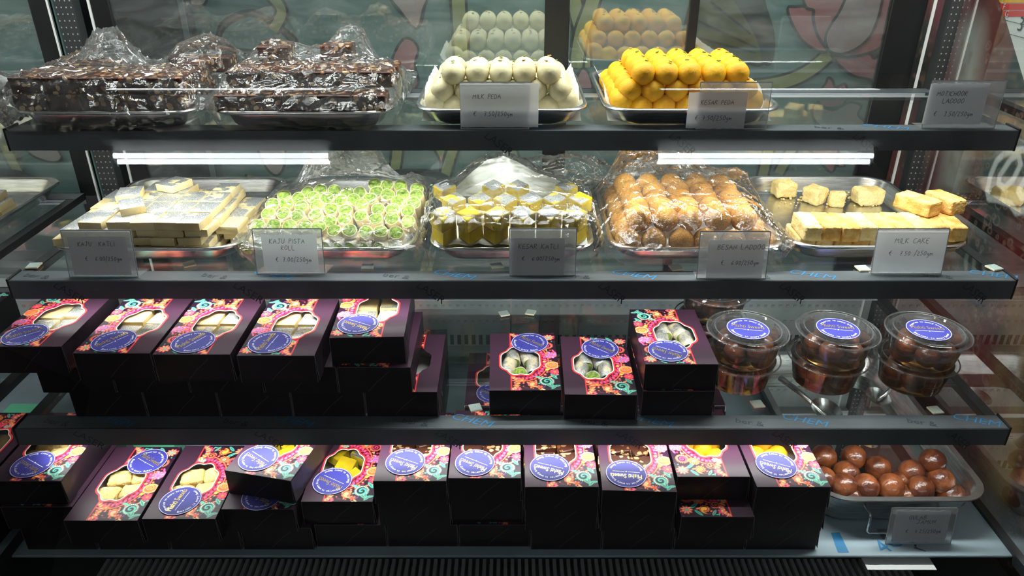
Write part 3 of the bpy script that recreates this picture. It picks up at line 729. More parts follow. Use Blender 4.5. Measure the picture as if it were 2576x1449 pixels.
# ------------------------------------------------------------------ steel trays
def rrect(hx, hy, r, n=7):
    out = []
    for cx, cy, a0 in ((hx-r, hy-r, 0), (-hx+r, hy-r, 90), (-hx+r, -hy+r, 180), (hx-r, -hy+r, 270)):
        for k in range(n+1): a = R(a0+90*k/n); out.append((cx+r*math.cos(a), cy+r*math.sin(a)))
    return out
def tray_mesh(w_, d_, h, flare=.012, lip=.006, rr=.04):
    mb = MB(); hx, hy = w_/2, d_/2; rings = []
    def ring(dx, z, r): rings.append([(x, y, z) for x, y in rrect(hx-dx, hy-dx, max(.01, r))])
    ring(lip+flare+.010, .0012, rr-.016); ring(lip+flare+.004, .002, rr-.010); ring(lip+flare, .006, rr-.006)
    ring(lip+.003, h-.004, rr-.003); ring(lip+.001, h-.001, rr); ring(lip*.6, h+.0008, rr); ring(lip*.2, h, rr); ring(0, h-.002, rr); ring(.0004, h-.004, rr); ring(.0016, h-.0035, rr)
    # outer skin back down
    ring(lip+.0015, h-.003, rr-.002); ring(lip+flare-.0012, .006, rr-.006); ring(lip+flare+.004, .0006, rr-.010); ring(lip+flare+.010, 0, rr-.016)
    n = len(rings[0]); vs = [p for r_ in rings for p in r_]; fs = []
    for i in range(len(rings)-1):
        for k in range(n): fs.append((i*n+k, i*n+(k+1) % n, (i+1)*n+(k+1) % n, (i+1)*n+k))
    fs.append(tuple(range(n))); fs.append(tuple((len(rings)-1)*n+k for k in range(n))[::-1])
    mb.add(vs, fs, M_steel); return mb.mesh('tray', 50)
def tray(x0, x1, y0, y1, Z, h, label, rz=0):
    o = put('steel_tray', tray_mesh(x1-x0, y1-y0, h), ((x0+x1)/2, (y0+y1)/2, Z+.0006), (0, 0, rz))
    return tag(o, label, 'tray')
TY1 = 1.318
T_A = (-.692, -.435, 1.020, 1.28); T_B = (-.415, -.165, 1.020, 1.30); T_C = (-.137, .107, 1.034, 1.30); T_D = (.128, .378, 1.034, 1.315)
for a, lb in ((T_A, 'shallow steel tray at the far left of the top shelf'), (T_B, 'steel tray on the top shelf beside the milk peda, wrapped in film'),
              (T_C, 'steel tray holding the white peda pyramid on the top shelf'), (T_D, 'steel tray holding the yellow peda pyramid on the top shelf')):
    tray(a[0], a[1], a[2], a[3], S1, .0265, lb)
T_E = (-.672, -.392, .985, 1.300); T_F = (-.396, -.139, .985, 1.295); T_G = (-.121, .121, .985, 1.290); T_H = (.140, .397, .985, 1.290); T_I = (.405, .668, .990, 1.305)
for a, lb in ((T_E, 'steel tray under the cashew slabs, leftmost on the middle shelf'), (T_F, 'steel tray under the green pistachio rolls'),
              (T_G, 'steel tray under the yellow silver leafed fudge'), (T_H, 'steel tray under the brown gram flour balls'),
              (T_I, 'steel tray under the milk cake, rightmost on the middle shelf')):
    tray(a[0], a[1], a[2], a[3], S2, .027, lb)

# ------------------------------------------------------------------ peda pyramids
def garnish():
    v = []
    for i in range(3):
        mb = MB(); mb.bevbox((-.0028, -.0016, -.0006), (.0028, .0016, .0008), M_pist if i else M_alm, .0006, 1, Matrix.Rotation(i, 4, 'Z')); v.append(mb.mesh('nut_garnish', True))
    return v
GARN = garnish()
def peda_pile(name, prefix, cat_lbl, m, cx, y0, Z, r, dims, spc, where):
    ms = [organic('ball', (r,), k, .0012, 45, 3, .12, m) for k in range(4)]
    hz = [0, .0245, .0485]; obs = []
    for L_, (nx, ny_, ys) in enumerate(dims):
        for j in range(ny_):
            for i in range(nx):
                # leave out the balls buried inside the pile
                if L_ < len(dims)-1 and 0 < i < nx-1 and 0 < j < ny_-1 and dims[L_+1][0] >= nx-1: 
                    if 1 <= j < dims[L_+1][1]: continue
                x = cx+(i-(nx-1)/2)*spc+rnd.uniform(-.0008, .0008); y = y0+ys+j*spc*1.0+rnd.uniform(-.001, .001); z = Z+.003+r*.93+hz[L_]
                if L_ == 0:
                    if i in (0, nx-1): x += .007 if i == 0 else -.007; z += .007
                    if j == 0: z += .003; y += .004*(i in (0, nx-1))
                layer = ['bottom layer', 'middle layer', 'top layer'][L_]
                o = put(name, rnd.choice(ms), (x, y, z), (rnd.uniform(-.2, .2), rnd.uniform(-.2, .2), rnd.uniform(0, 6)))
                tag(o, f'{prefix}, {layer}, {od(j)} row back, {od(i)} from the left', cat_lbl, where)
                g = put('nut_garnish', rnd.choice(GARN), (rnd.uniform(-.003, .003), rnd.uniform(-.005, .003), r*1.03), (rnd.uniform(-.3, .3), 0, rnd.uniform(0, 3)), o)
                obs.append((x, y, z+r, r))
    return obs
Z1 = S1+.002
peda_pile('milk_peda', 'creamy white milk peda', 'sweet', M_peda, -.015, 1.067, Z1, .0168, [(7, 6, 0), (6, 5, .003), (5, 2, .004)], .0328, 'white peda in a pyramid')
peda_pile('saffron_peda', 'bright yellow saffron peda', 'sweet', M_kesar, .247, 1.067, Z1, .0168, [(7, 6, 0), (6, 5, .003), (5, 4, .004)], .0326, 'yellow peda in a pyramid')
def paper(name, label, x0, x1, y0, y1, z, amp, seed, edge=.02, m=None):
    mb = MB(); nx, ny_ = 26, 26; vs = []
    for j in range(ny_+1):
        for i in range(nx+1):
            x = x0+(x1-x0)*i/nx; y = y0+(y1-y0)*j/ny_
            e = max(0, abs(i/nx-.5)*2-.72, (j/ny_-.5)*2-.78)/.28*min(1, j/ny_*3+.15)
            vs.append((x, y, z+edge*e*e+abs(noise.noise(Vector((x*30+seed, y*30, seed))))*amp*e))
    mb.add(vs, [(j*(nx+1)+i, j*(nx+1)+i+1, (j+1)*(nx+1)+i+1, (j+1)*(nx+1)+i) for j in range(ny_) for i in range(nx)], m or M_parch)
    return tag(put(name, mb.mesh(name, True)), label, 'paper')
paper('parchment_sheet', 'white parchment lining the tray under the white peda', -.128, .098, 1.062, 1.288, S1+.0035, .010, 3, .034)
paper('parchment_sheet', 'white parchment lining the tray under the yellow peda', .136, .368, 1.062, 1.300, S1+.0035, .010, 8, .034)
mb = MB(); p = [on_y(x, y, 1.20) for x, y in ((1808, 160), (1812, 140), (1842, 133), (1850, 150), (1846, 178))]; mb.add(p+[q+Vector((0, .0006, 0)) for q in p], [(0,1,2,3,4), (5,6,7,8,9)], M_parch)
tag(put('parchment_scrap', mb), 'white parchment corner sticking up behind the yellow peda', 'paper')

# ------------------------------------------------------------------ date and nut bars
NB = [organic('block', (.046, .040, .0225), k, .0012, 70, 3, m=M_nut, bev=.002) for k in range(4)]
NOBS = {}
def nutbars(key, rows, Z, lab, gl):
    NOBS[key] = []
    for (x0, n, y, dx, ly, tl) in rows:
        for i in range(n):
            x = x0+i*dx; z = Z+.0225+.0115+ly*.0228
            o = put('nut_bar', rnd.choice(NB), (x, y+rnd.uniform(-.001, .001), z), (0, 0, rnd.uniform(-.03, .03)+(PI if rnd.random() < .5 else 0)))
            tag(o, f'{lab}, {tl}, {od(i)} from the left', 'sweet', gl)
            NOBS[key].append((x, y, z+.0115, .024))
nutbars('A', [(-.658, 5, 1.052, .0468, 0, 'lower front row'), (-.658, 5, 1.054, .0468, 1, 'upper front row'), (-.656, 5, 1.095, .0468, 1, 'upper row second back'),
              (-.655, 2, 1.15, .0468, 1, 'upper row third back'), (-.476, 1, 1.15, .0468, 0, 'rear right, lower row'), (-.476, 1, 1.15, .0468, 1, 'rear right, upper row'), (-.500, 2, 1.20, .0468, 1, 'rearmost row')], Z1,
        'date and nut bar, left tray', 'nut bars under film, left tray')
nutbars('B', [(-.383, 5, 1.050, .0468, 0, 'lower front row'), (-.378, 5, 1.094, .0468, 1, 'upper front row'), (-.375, 5, 1.136, .0468, 1, 'upper row second back'),
              (-.350, 1, 1.16, .06, 2, 'on top at left'), (-.26, 1, 1.17, .06, 2, 'on top at the right')], Z1,
        'date and nut bar, second tray', 'nut bars under film, right tray')

# ------------------------------------------------------------------ cashew slabs
def slabm(w_, d_, h, sh, m, topm, seed):
    mb = MB(); Mx = Matrix(((1, sh, 0, 0), (0, 1, 0, 0), (0, 0, 1, 0), (0, 0, 0, 1)))
    mb.bevbox((-w_/2, -d_/2, -h/2), (w_/2, d_/2, h/2), m, .0009, 2, Mx, topm); me = mb.mesh('slab', 40)
    for v in me.vertices: v.co += Vector((noise.noise(v.co*50+Vector((seed,)*3)), noise.noise(v.co*50+Vector((seed+5,)*3)), noise.noise(v.co*50+Vector((seed+9,)*3))*.7))*.0007
    return me
KS = [slabm(.0338, .0415, .0118, .05, M_kaju, M_kajufoil, k) for k in range(6)]
KP = [slabm(.0338, .0415, .0118, .05, M_kaju, M_kaju, k+5) for k in range(2)]
def kput(x, y, z, lb, rz=0, rx=0, plain=.2):
    o = put('cashew_slab', rnd.choice(KP if rnd.random() < plain else KS), (x, y, z), (rx, 0, rz)); tag(o, lb, 'sweet', 'silver leafed cashew slabs'); return o
Z2 = S2+.0028
lay = [(7, -.628, .020), (7, -.632, .010), (7, -.640, .001), (6, -.628, .004), (5, -.598, .002)]
lname = ['lowest layer', 'second layer', 'third layer', 'fourth layer', 'top layer']
for L_, (n, x0, ys) in enumerate(lay):
    for j in range(4):
        for i in range(n):
            top = L_ >= 3 or (L_ == 2 and i == 0)
            vis = j == 0 or i >= n-2 or i == 0 or top
            if not vis or (n == 7 and i == 6 and j == 0): continue
            if L_ == 4 and j == 3 and i in (0, 3): continue
            if L_ == 3 and 1 <= i <= 3 and 1 <= j <= 2: continue
            kput(x0+i*.0352+rnd.uniform(-.002, .002)+(.006 if i == 6 else 0), 1.014+ys+j*.0432+rnd.uniform(-.002, .002)+(i % 2)*.003, Z2+.006+L_*.0119, f'pale cashew slab, {lname[L_]}, {od(j)} row back, {od(i)} from the left', rnd.uniform(-.07, .05))
zt5 = Z2+5*.0119+.0062
kput(-.560, 1.045, zt5, 'loose cashew slab lying askew on top of the pile, foremost', .55, .03, 0)
kput(-.585, 1.095, zt5, 'loose cashew slab lying on top of the pile toward the left', .30, 0, 0)
kput(-.535, 1.14, zt5, 'loose cashew slab lying on top of the pile toward the back', -.4, 0, 0)

# ------------------------------------------------------------------ pistachio rolls
def roll_mesh(seed, skin):
    mb = MB(); n = 20; r = .0112; H = .042; rings = []
    for z, k in ((-H/2, .9), (-H/2+.001, 1), (0, 1.02), (H/2-.0012, 1), (H/2, .93), (H/2-.0002, .86)):
        rings.append([(r*k*(1+.05*math.sin(2*t+seed)+.035*noise.noise(Vector((math.cos(t)*2, math.sin(t)*2, seed+z*40))))*math.cos(t), r*k*(1+.05*math.sin(3*t+seed*2))*math.sin(t), z) for t in [2*PI*a/n for a in range(n)]])
    vs = [p for q in rings for p in q]; fs = [(i*n+k, i*n+(k+1) % n, (i+1)*n+(k+1) % n, (i+1)*n+k) for i in range(5) for k in range(n)]; fs.append(tuple(range(n))[::-1])
    mb.add(vs, fs, skin)
    f = MB(); rv = []; fr = []
    for q, kk in enumerate((.86, .58, .28)):
        for k in range(n):
            b_ = rings[5][k]; rv.append((b_[0]*kk/.86, b_[1]*kk/.86, H/2-.0003+(noise.noise(Vector((b_[0]*kk*900, b_[1]*kk*900, seed)))*.0012+.0006 if q else -.0002)))
    rv.append((0, 0, H/2+.0005))
    for q in range(2):
        for k in range(n): fr.append((q*n+k, q*n+(k+1) % n, (q+1)*n+(k+1) % n, (q+1)*n+k))
    for k in range(n): fr.append((2*n+k, 2*n+(k+1) % n, 3*n))
    f.add(rv, fr, M_pista)
    return mb.mesh('roll', 50), f.mesh('filling', 60)
RM = [roll_mesh(k*1.3+.2, M_rollcream) for k in range(4)]; RF = [roll_mesh(k*1.7+.5, M_rollskin) for k in range(3)]
ROBS = []
def roll(px, py, lb, tilt, foil=False, Z=None, rz=None):
    # point on the sloping face of the pile: z = S2+.034 + .38*(y-1.02)
    u, v = uv(px, py); t = .9
    for _ in range(30):
        p = Vector((u*t, t*(CT-v*ST), CZ+t*(-ST-v*CT))); zt_ = (Z if Z else S2+.040+.30*(p.y-1.03)); t *= 1+(p.z-zt_)*.8/abs(ST)
    p = Vector((u*t, t*(CT-v*ST), CZ+t*(-ST-v*CT)))
    A = empty('pistachio_roll', p); tag(A, lb, 'sweet', 'silver leafed rolls lying in front' if foil else 'pistachio rolls stood on end')
    q = (Matrix.Rotation(rz if rz is not None else rnd.uniform(-.25, .25), 4, 'Z') @ Matrix.Rotation(tilt+rnd.uniform(-.12, .12), 4, 'X')).to_euler()
    A.rotation_euler = q; me = rnd.choice(RF if foil else RM); sp = rnd.uniform(0, 6)
    o = put('outer_roll', me[0], (0, 0, -.021), (0, 0, sp), A); put('green_filling', me[1], (0, 0, -.021), (0, 0, sp), A)
    ROBS.append((p.x, p.y, p.z+.004, .011))
rows = [[(1385,335),(1495,345),(1620,350),(1772,375)], [(890,385),(1020,395),(1138,412),(775,408),(1245,412),(1400,405),(1505,430),(1640,432),(1765,435)],
        [(560,440),(685,462),(825,455),(950,462),(1075,482),(1195,478),(1340,468),(1590,492),(1740,505)], [(450,520),(580,515),(715,540),(855,530),(985,560),(1265,522),(1415,562),(1545,562),(1690,578)],
        [(415,602),(550,602),(680,622),(845,612),(1120,572),(1110,655),(1255,622),(1395,652),(1540,648),(1690,678)], [(320,712),(465,712),(605,716),(745,716),(875,722),(975,672),(1015,757),(1155,757),(1300,767),(1440,767),(1580,778)]]
for j, rw in enumerate(rows[::-1]):
    for i, (x, y) in enumerate(rw): roll(560+x/3.623, 370+y/3.623, f'green pistachio roll on end, {od(j)} row up, {od(i)} from the left', R(38))
for i, x in enumerate((240, 345, 450, 560, 670, 780, 885, 985, 1085, 1195, 1330, 1455, 1600)):
    p = on_z(560+x/3.623, 370+905/3.623, S2+.022)
    A = empty('pistachio_roll', (p.x, 1.034, S2+.0165)); tag(A, f'silver leafed roll lying at the front of the tray, {od(i)} from the left', 'sweet', 'silver leafed rolls lying in front')
    A.rotation_euler = (Matrix.Rotation(R(-22)+rnd.uniform(-.15, .15), 4, 'Z') @ Matrix.Rotation(R(97), 4, 'X')).to_euler()
    me = rnd.choice(RF); put('outer_roll', me[0], (0, 0, 0), (0, 0, rnd.uniform(0, 6)), A); put('green_filling', me[1], (0, 0, 0), (0, 0, rnd.uniform(0, 6)), A)

# ------------------------------------------------------------------ saffron fudge diamonds
def diam(w_, d_, h, m, topm, seed):
    mb = MB(); a, b_ = w_/2, d_/2; bm = bmesh.new(); vs = [bm.verts.new(p) for z in (-h/2, h/2) for p in ((0, -b_, z), (a, 0, z), (0, b_, z), (-a, 0, z))]
    for f in ((3,2,1,0), (4,5,6,7), (0,1,5,4), (1,2,6,5), (2,3,7,6), (3,0,4,7)): bm.faces.new([vs[k] for k in f])
    bmesh.ops.bevel(bm, geom=bm.edges[:], offset=.0008, segments=2, affect='EDGES'); bm.normal_update()
    V = [v.co+Vector((noise.noise(v.co*60+Vector((seed,)*3)), noise.noise(v.co*60+Vector((seed+3,)*3)), noise.noise(v.co*60+Vector((seed+6,)*3))))*.0008 for v in bm.verts]
    mb.add(V, [[v.index for v in f.verts] for f in bm.faces if f.normal.z <= .9], m); mb.add(V, [[v.index for v in f.verts] for f in bm.faces if f.normal.z > .9], topm)
    bm.free(); return mb.mesh('diamond', 40)
DM = [diam(.0365, .056, .0205, M_katli, M_katlifoil, k) for k in range(5)]+[diam(.0365, .056, .0205, M_katli, M_katli, 9)]
BM_ = []
for k in range(3):
    mb = MB(); mb.bevbox((-.0325, -.02, -.009), (.0325, .02, .009), M_katli, .001, 2, None, M_katli if k else M_katlifoil); BM_.append(mb.mesh('block', 40))
zf = S2+.003; X_ = [-.0985+k*.0378 for k in range(6)]
for j, (yy, zz, nm) in enumerate(((1.010, 1, 'lower tier of the front row'), (1.008, 2, 'upper tier of the front row'), (1.066, 2, 'second row back'), (1.124, 2, 'rear row'))):
    for i in range(6):
        if j == 3 and i in (1, 4): continue
        z = zf+.0300+.0103+(.0205 if zz == 2 else 0)
        o = put('saffron_fudge', DM[5] if (j == 1 and i == 1) else rnd.choice(DM[:5]), (X_[i]+(.012 if j == 2 else -.006 if j == 3 else 0)+rnd.uniform(-.001, .001), yy+rnd.uniform(-.002, .002), z), (0, 0, rnd.uniform(-.06, .06)))
        tag(o, f'yellow saffron fudge diamond, {nm}, {od(i)} from the left', 'sweet', 'saffron fudge diamonds')
for j, yy in enumerate((1.042, 1.085, 1.128)):
    for L_ in range(2):
        for i in range(3):
            if j and L_ == 0: continue
            o = put('saffron_fudge_block', rnd.choice(BM_), (-.069+i*.069+(.006 if L_ else 0), yy, zf+.0078+L_*.0146), (0, 0, rnd.uniform(-.05, .05)), scale=(.96, 1, .80))
            tag(o, f'yellow fudge block under the diamonds, {"upper" if L_ else "lower"} layer, {od(j)} row back, {od(i)} from the left', 'sweet', 'fudge blocks below the diamonds')
mb = MB(); vs = []
for j in range(9):
    for i in range(25):
        x = -.112+i*.0092; y = .992+j*.02; vs.append((x, y, zf+.0298-(.004 if j == 0 else 0)*abs(math.sin(i*.9))))
mb.add(vs, [(j*25+i, j*25+i+1, (j+1)*25+i+1, (j+1)*25+i) for j in range(8) for i in range(24)], M_parch)
tag(put('parchment_sheet', mb.mesh('paper', True)), 'white parchment between the fudge diamonds and the blocks below', 'paper')
# the sheet standing up behind
outl = [(1134, 492), (1150, 468), (1190, 430), (1225, 402), (1266, 392), (1300, 406), (1345, 432), (1400, 452), (1440, 468), (1432, 500)]
mb = MB(); P = [on_y(x, y, 1.175+.012*math.sin(i*1.3)) for i, (x, y) in enumerate(outl)]; c0 = on_y(1285, 470, 1.15)
zs = sum((p for p in P), Vector())/len(P); rings = [P]
for f in (.75, .5, .25): rings.append([p*f+c0*(1-f)+Vector((0, .006*math.sin(i*2.1+f*9), 0)) for i, p in enumerate(P)])
vs = [p for r_ in rings for p in r_]+[c0]; n = len(P); fs = [(q*n+k, q*n+(k+1) % n, (q+1)*n+(k+1) % n, (q+1)*n+k) for q in range(3) for k in range(n)]+[(3*n+k, 3*n+(k+1) % n, 4*n) for k in range(n)]
mb.add(vs, fs, M_parch); tag(put('parchment_sheet', mb.mesh('paper', True)), 'white parchment peak standing up behind the yellow fudge diamonds', 'paper')

# ------------------------------------------------------------------ gram flour laddoos
r = .0192; LM = [organic('ball', (r,), k+20, .0018, 50, 3, .06, M_besan, crumb=.0008) for k in range(5)]; LOBS = []
for L_, (nx, ny_, ys) in enumerate(((6, 6, 0), (5, 5, .016))):
    for j in range(ny_):
        for i in range(nx):
            if L_ == 0 and 1 <= j <= 4 and 1 <= i <= 4: continue
            x = .2685+(i-(nx-1)/2)*.0385+rnd.uniform(-.002, .002)-(.004 if L_ else 0); y = 1.024+ys+j*.0375+rnd.uniform(-.002, .002); z = Z2+r*.95+L_*.029+rnd.uniform(0, .0015)
            o = put('gram_flour_laddoo', rnd.choice(LM), (x, y, z), (0, 0, rnd.uniform(0, 6))); tag(o, f'golden brown laddoo, {"upper" if L_ else "lower"} layer, {od(j)} row back, {od(i)} from the left', 'sweet', 'laddoos under film')
            LOBS.append((x, y, z+r, r))
paper('parchment_sheet', 'white parchment lining the tray under the brown laddoos', .165, .372, 1.0, 1.26, S2+.0032, .006, 5, .026)

# ------------------------------------------------------------------ milk cake
CK = [organic('block', (.0265, .062, .023), k+40, .0014, 55, 4, m=M_cakeskin if k % 2 else M_cake, bev=.003, crumb=.0012) for k in range(4)]
CKa = [organic('block', (.0265, .062, .023), k+50, .0014, 55, 4, m=M_cakeskin, bev=.003, crumb=.0010) for k in range(3)]
CL = [organic('block', (.042, .034, .028), k+60, .003, 45, 4, m=M_cake, bev=.006, crumb=.0016) for k in range(4)]
for L_ in range(2):
    for i in range(9):
        o = put('milk_cake', rnd.choice(CKa if (L_ and i % 3) else CK), (.436+i*.0262+(.002 if L_ else 0), (1.052 if L_ == 0 else 1.040)+(-.002 if L_ else 0)+rnd.uniform(-.002, .002), Z2+.0125+L_*.0235), (0, 0, rnd.uniform(-.03, .03)))
        tag(o, f'crumbly milk cake slab, {"upper" if L_ else "lower"} layer, {od(i)} from the left', 'sweet', 'milk cake slabs')
def cake(px, py, z, me, sc, rz, lb):
    p = on_z(px, py, z); o = put('milk_cake', me, p, (0, 0, rz), scale=sc); tag(o, lb, 'sweet', 'milk cake pieces'); return o
cake(2308, 512, Z2+.0596, CKa[0], (1.2, .95, 1), .55, 'golden milk cake bar lying across the slabs at the right, foremost')
cake(2376, 508, Z2+.0596, CKa[1], (1.1, .85, 1), .35, 'golden milk cake bar on the slabs at the far right')
cake(1972, 474, Z2+.0135, CL[0], (.9, .9, 1), .2, 'broken milk cake lump at the rear left of the tray')
cake(2050, 490, Z2+.0135, CL[1], (.75, 1, 1), .6, 'broken milk cake lump, second from the left at the rear')
cake(2105, 500, Z2+.012, CL[2], (.62, .6, .9), -.2, 'small golden milk cake piece between two larger lumps')
cake(2182, 492, Z2+.0135, CL[3], (1.1, 1, 1), .1, 'pale flat milk cake lump at the middle of the tray rear')
mb = MB(); me0 = None
for k in range(150):
    p = on_z(rnd.uniform(1950, 2300), rnd.uniform(478, 520), Z2); s_ = rnd.uniform(.0006, .0022); mb.bevbox((p.x-s_, p.y-s_, p.z), (p.x+s_, p.y+s_, p.z+s_*1.4), M_cake, s_*.4, 1)
tag(put('cake_crumbs', mb), 'pale crumbs scattered on the tray behind the milk cake', 'crumbs', kind='stuff')

# ------------------------------------------------------------------ cling film over the trays
def wrap(label, box, Z, obs, peaks=(), seed=1, rim=.029, dens=.0024, over=.008, lift=.004, skirt=True, amp=.0035, fans=()):
    x0, x1, y0, y1 = box; x0 -= over; x1 += over; y0 -= over; y1 += over*.5
    nx = int((x1-x0)/dens); ny_ = int((y1-y0)/dens); xs = np.linspace(x0, x1, nx); ys = np.linspace(y0, y1, ny_); Xg, Yg2 = np.meshgrid(xs, ys)
    ob = np.full_like(Xg, Z+rim)
    for (ox, oy, oz, r_) in obs:
        d_ = np.hypot(Xg-ox, Yg2-oy); h = oz+lift-np.maximum(0, d_-r_*.35)*.55; ob = np.where(d_ < r_*1.35, np.maximum(ob, h), ob)
    for (ox, oy, oz, r_) in peaks:
        d_ = np.hypot(Xg-ox, Yg2-oy); ob = np.where(d_ < r_, np.maximum(ob, oz-d_*.4), ob)
    H = ob.copy(); 
    # rounded corners
    hx, hy = (x1-x0)/2, (y1-y0)/2; cx, cy = (x0+x1)/2, (y0+y1)/2; rr = .04
    qx = np.maximum(abs(Xg-cx)-(hx-rr), 0); qy = np.maximum(abs(Yg2-cy)-(hy-rr), 0); outside = np.hypot(qx, qy) > rr
    edge = np.zeros_like(outside); edge[0] = edge[-1] = True; edge[:, 0] = edge[:, -1] = True; edge |= outside
    for _ in range(420):
        A = (np.roll(H, 1, 0)+np.roll(H, -1, 0)+np.roll(H, 1, 1)+np.roll(H, -1, 1))/4
        H = np.maximum(ob, A); H[edge] = Z+rim
    rs2 = np.random.RandomState(seed); amp_ = np.zeros_like(H)
    for k in range(26):
        a = rs2.uniform(0, PI); f = rs2.uniform(60, 260); ph = rs2.uniform(0, 6.28); c0x, c0y = rs2.uniform(x0, x1), rs2.uniform(y0, y1)
        t = (Xg-c0x)*math.cos(a)+(Yg2-c0y)*math.sin(a); s_ = -(Xg-c0x)*math.sin(a)+(Yg2-c0y)*math.cos(a)
        wv = 1-abs(np.sin(t*f*.5+ph+1.2*np.sin(s_*25+ph))); amp_ += wv**5*np.exp(-(s_/rs2.uniform(.03, .10))**2-(t/rs2.uniform(.03, .08))**2)*rs2.uniform(.3, 1)
    for fx_, fy_, nf, ln_ in fans:
        an = np.arctan2(Yg2-fy_, Xg-fx_); dd = np.hypot(Xg-fx_, Yg2-fy_); amp_ += (1-abs(np.sin(an*nf+np.sin(dd*30))))**4*np.exp(-(dd/ln_)**2)*np.clip(dd/.02, 0, 1)*1.1
    free = np.clip((H-Z-rim)/.02, 0, 1)
    H = H+amp_*amp*(.25+.75*free)
    mb = MB(); idx = -np.ones(H.shape, int); vs = []
    for j in range(ny_):
        for i in range(nx):
            if not outside[j, i]: idx[j, i] = len(vs); vs.append((Xg[j, i], Yg2[j, i], H[j, i]))
    fs = [(idx[j, i], idx[j, i+1], idx[j+1, i+1], idx[j+1, i]) for j in range(ny_-1) for i in range(nx-1) if min(idx[j, i], idx[j, i+1], idx[j+1, i+1], idx[j+1, i]) >= 0]
    mb.add(vs, fs, M_wrap)
    if skirt:
        per = rrect(hx, hy, rr, 14); per = [Vector((cx+a, cy+b_, 0)) for a, b_ in per]; dn = []
        L_ = [per[0]]
        for a, b_ in zip(per, per[1:]+per[:1]):
            n_ = max(1, int((b_-a).length/.004)); L_ += [a.lerp(b_, k/n_) for k in range(1, n_+1)]
        n_ = len(L_); sv = []
        for q in range(6):
            t = q/5
            for k, p in enumerate(L_):
                d_ = (p-Vector((cx, cy, 0))).normalized(); wv = noise.noise(Vector((k*.35, q*.6, seed)))*.0022*(.3+t)
                inn = .014*t; sv.append((p.x-d_.x*(inn+wv), p.y-d_.y*(inn+wv), Z+rim-(rim-.002)*t+abs(noise.noise(Vector((k*.2, 3, seed))))*.012*t))
        mb.add(sv, [(q*n_+k, q*n_+k+1, (q+1)*n_+k+1, (q+1)*n_+k) for q in range(5) for k in range(n_-1)], M_wrap)
    return tag(put('cling_film', mb.mesh('film', True)), label, 'film wrap')
wrap('cling film bulging over the nut bars in the left tray', T_A, S1, NOBS['A'], [(-.600, 1.17, S1+.115, .02), (-.46, 1.17, S1+.105, .04), (-.40, 1.20, S1+.08, .03)], 2, over=.022, amp=.006, fans=((-.42, 1.06, 9, .10), (-.59, 1.17, 7, .12)))
wrap('cling film stretched over the nut bars in the second tray', T_B, S1, NOBS['B'], [(-.245, 1.20, S1+.115, .02), (-.33, 1.17, S1+.095, .02)], 3, over=.010, amp=.005, fans=((-.415, 1.03, 11, .20), (-.17, 1.05, 9, .10)))
wrap('cling film tented over the green pistachio rolls', T_F, S2, ROBS, [(-.300, 1.20, S2+.125, .03), (-.235, 1.20, S2+.115, .02), (-.16, 1.16, S2+.08, .02)], 4, over=.012, amp=.004, fans=((-.30, 1.20, 8, .14), (-.15, 1.02, 8, .08)))
GOBS = [(x+(.0), y, zf+.0300+.0103+.0205+.0105, .024) for x in X_ for y in (1.006, 1.066, 1.124)]+[(on_y(a, b_, 1.175).x, 1.175, on_y(a, b_, 1.175).z+.001, .02) for a, b_ in outl[1:-1]]
wrap('cling film draped over the yellow fudge and its parchment', T_G, S2, GOBS, [], 5, over=.014, amp=.003, fans=((.12, 1.0, 9, .08), (0, 1.15, 8, .1)))
wrap('cling film bunched over the brown laddoos', T_H, S2, LOBS, [(.20, 1.17, S2+.125, .03), (.27, 1.20, S2+.12, .03), (.36, 1.17, S2+.085, .02)], 6, over=.014, amp=.005, fans=((.20, 1.15, 9, .15), (.39, 1.01, 9, .12)))
# crumpled loose film bunches
def bunch(label, pts, r0, seed, Yd):
    vs = []; n = 46; m_ = len(pts)*8; mb = MB(); P = [on_y(x, y, Yd) for x, y in pts]; Q = []
    for i in range(len(P)-1):
        for k in range(8): Q.append(P[i].lerp(P[i+1], k/8))
    Q.append(P[-1])
    for i, p in enumerate(Q):
        rr = r0*(.55+.45*math.sin(PI*min(1, i/(len(Q)-1)+.08)))
        for k in range(n):
            t = 2*PI*k/n; d_ = rr*(1+.55*noise.noise(Vector((math.cos(t)*3, math.sin(t)*3, i*.22+seed)))+.22*noise.noise(Vector((math.cos(t)*9, math.sin(t)*9, i*.6+seed))))
            vs.append(p+Vector((0, math.cos(t)*d_, math.sin(t)*d_*.8)))
    mb.add(vs, [(i*n+k, i*n+(k+1) % n, (i+1)*n+(k+1) % n, (i+1)*n+k) for i in range(len(Q)-1) for k in range(n)], M_wrap)
    return tag(put('film_bunch', mb.mesh('film', True)), label, 'film wrap')
bunch('crumpled loose film lying between the fudge and laddoo trays', [(1300, 425), (1380, 425), (1450, 420), (1520, 435), (1575, 455)], .026, 2, 1.22)
bunch('gathered film twist above the left nut bar tray', [(225, 120), (290, 118), (350, 130)], .012, 7, 1.20)

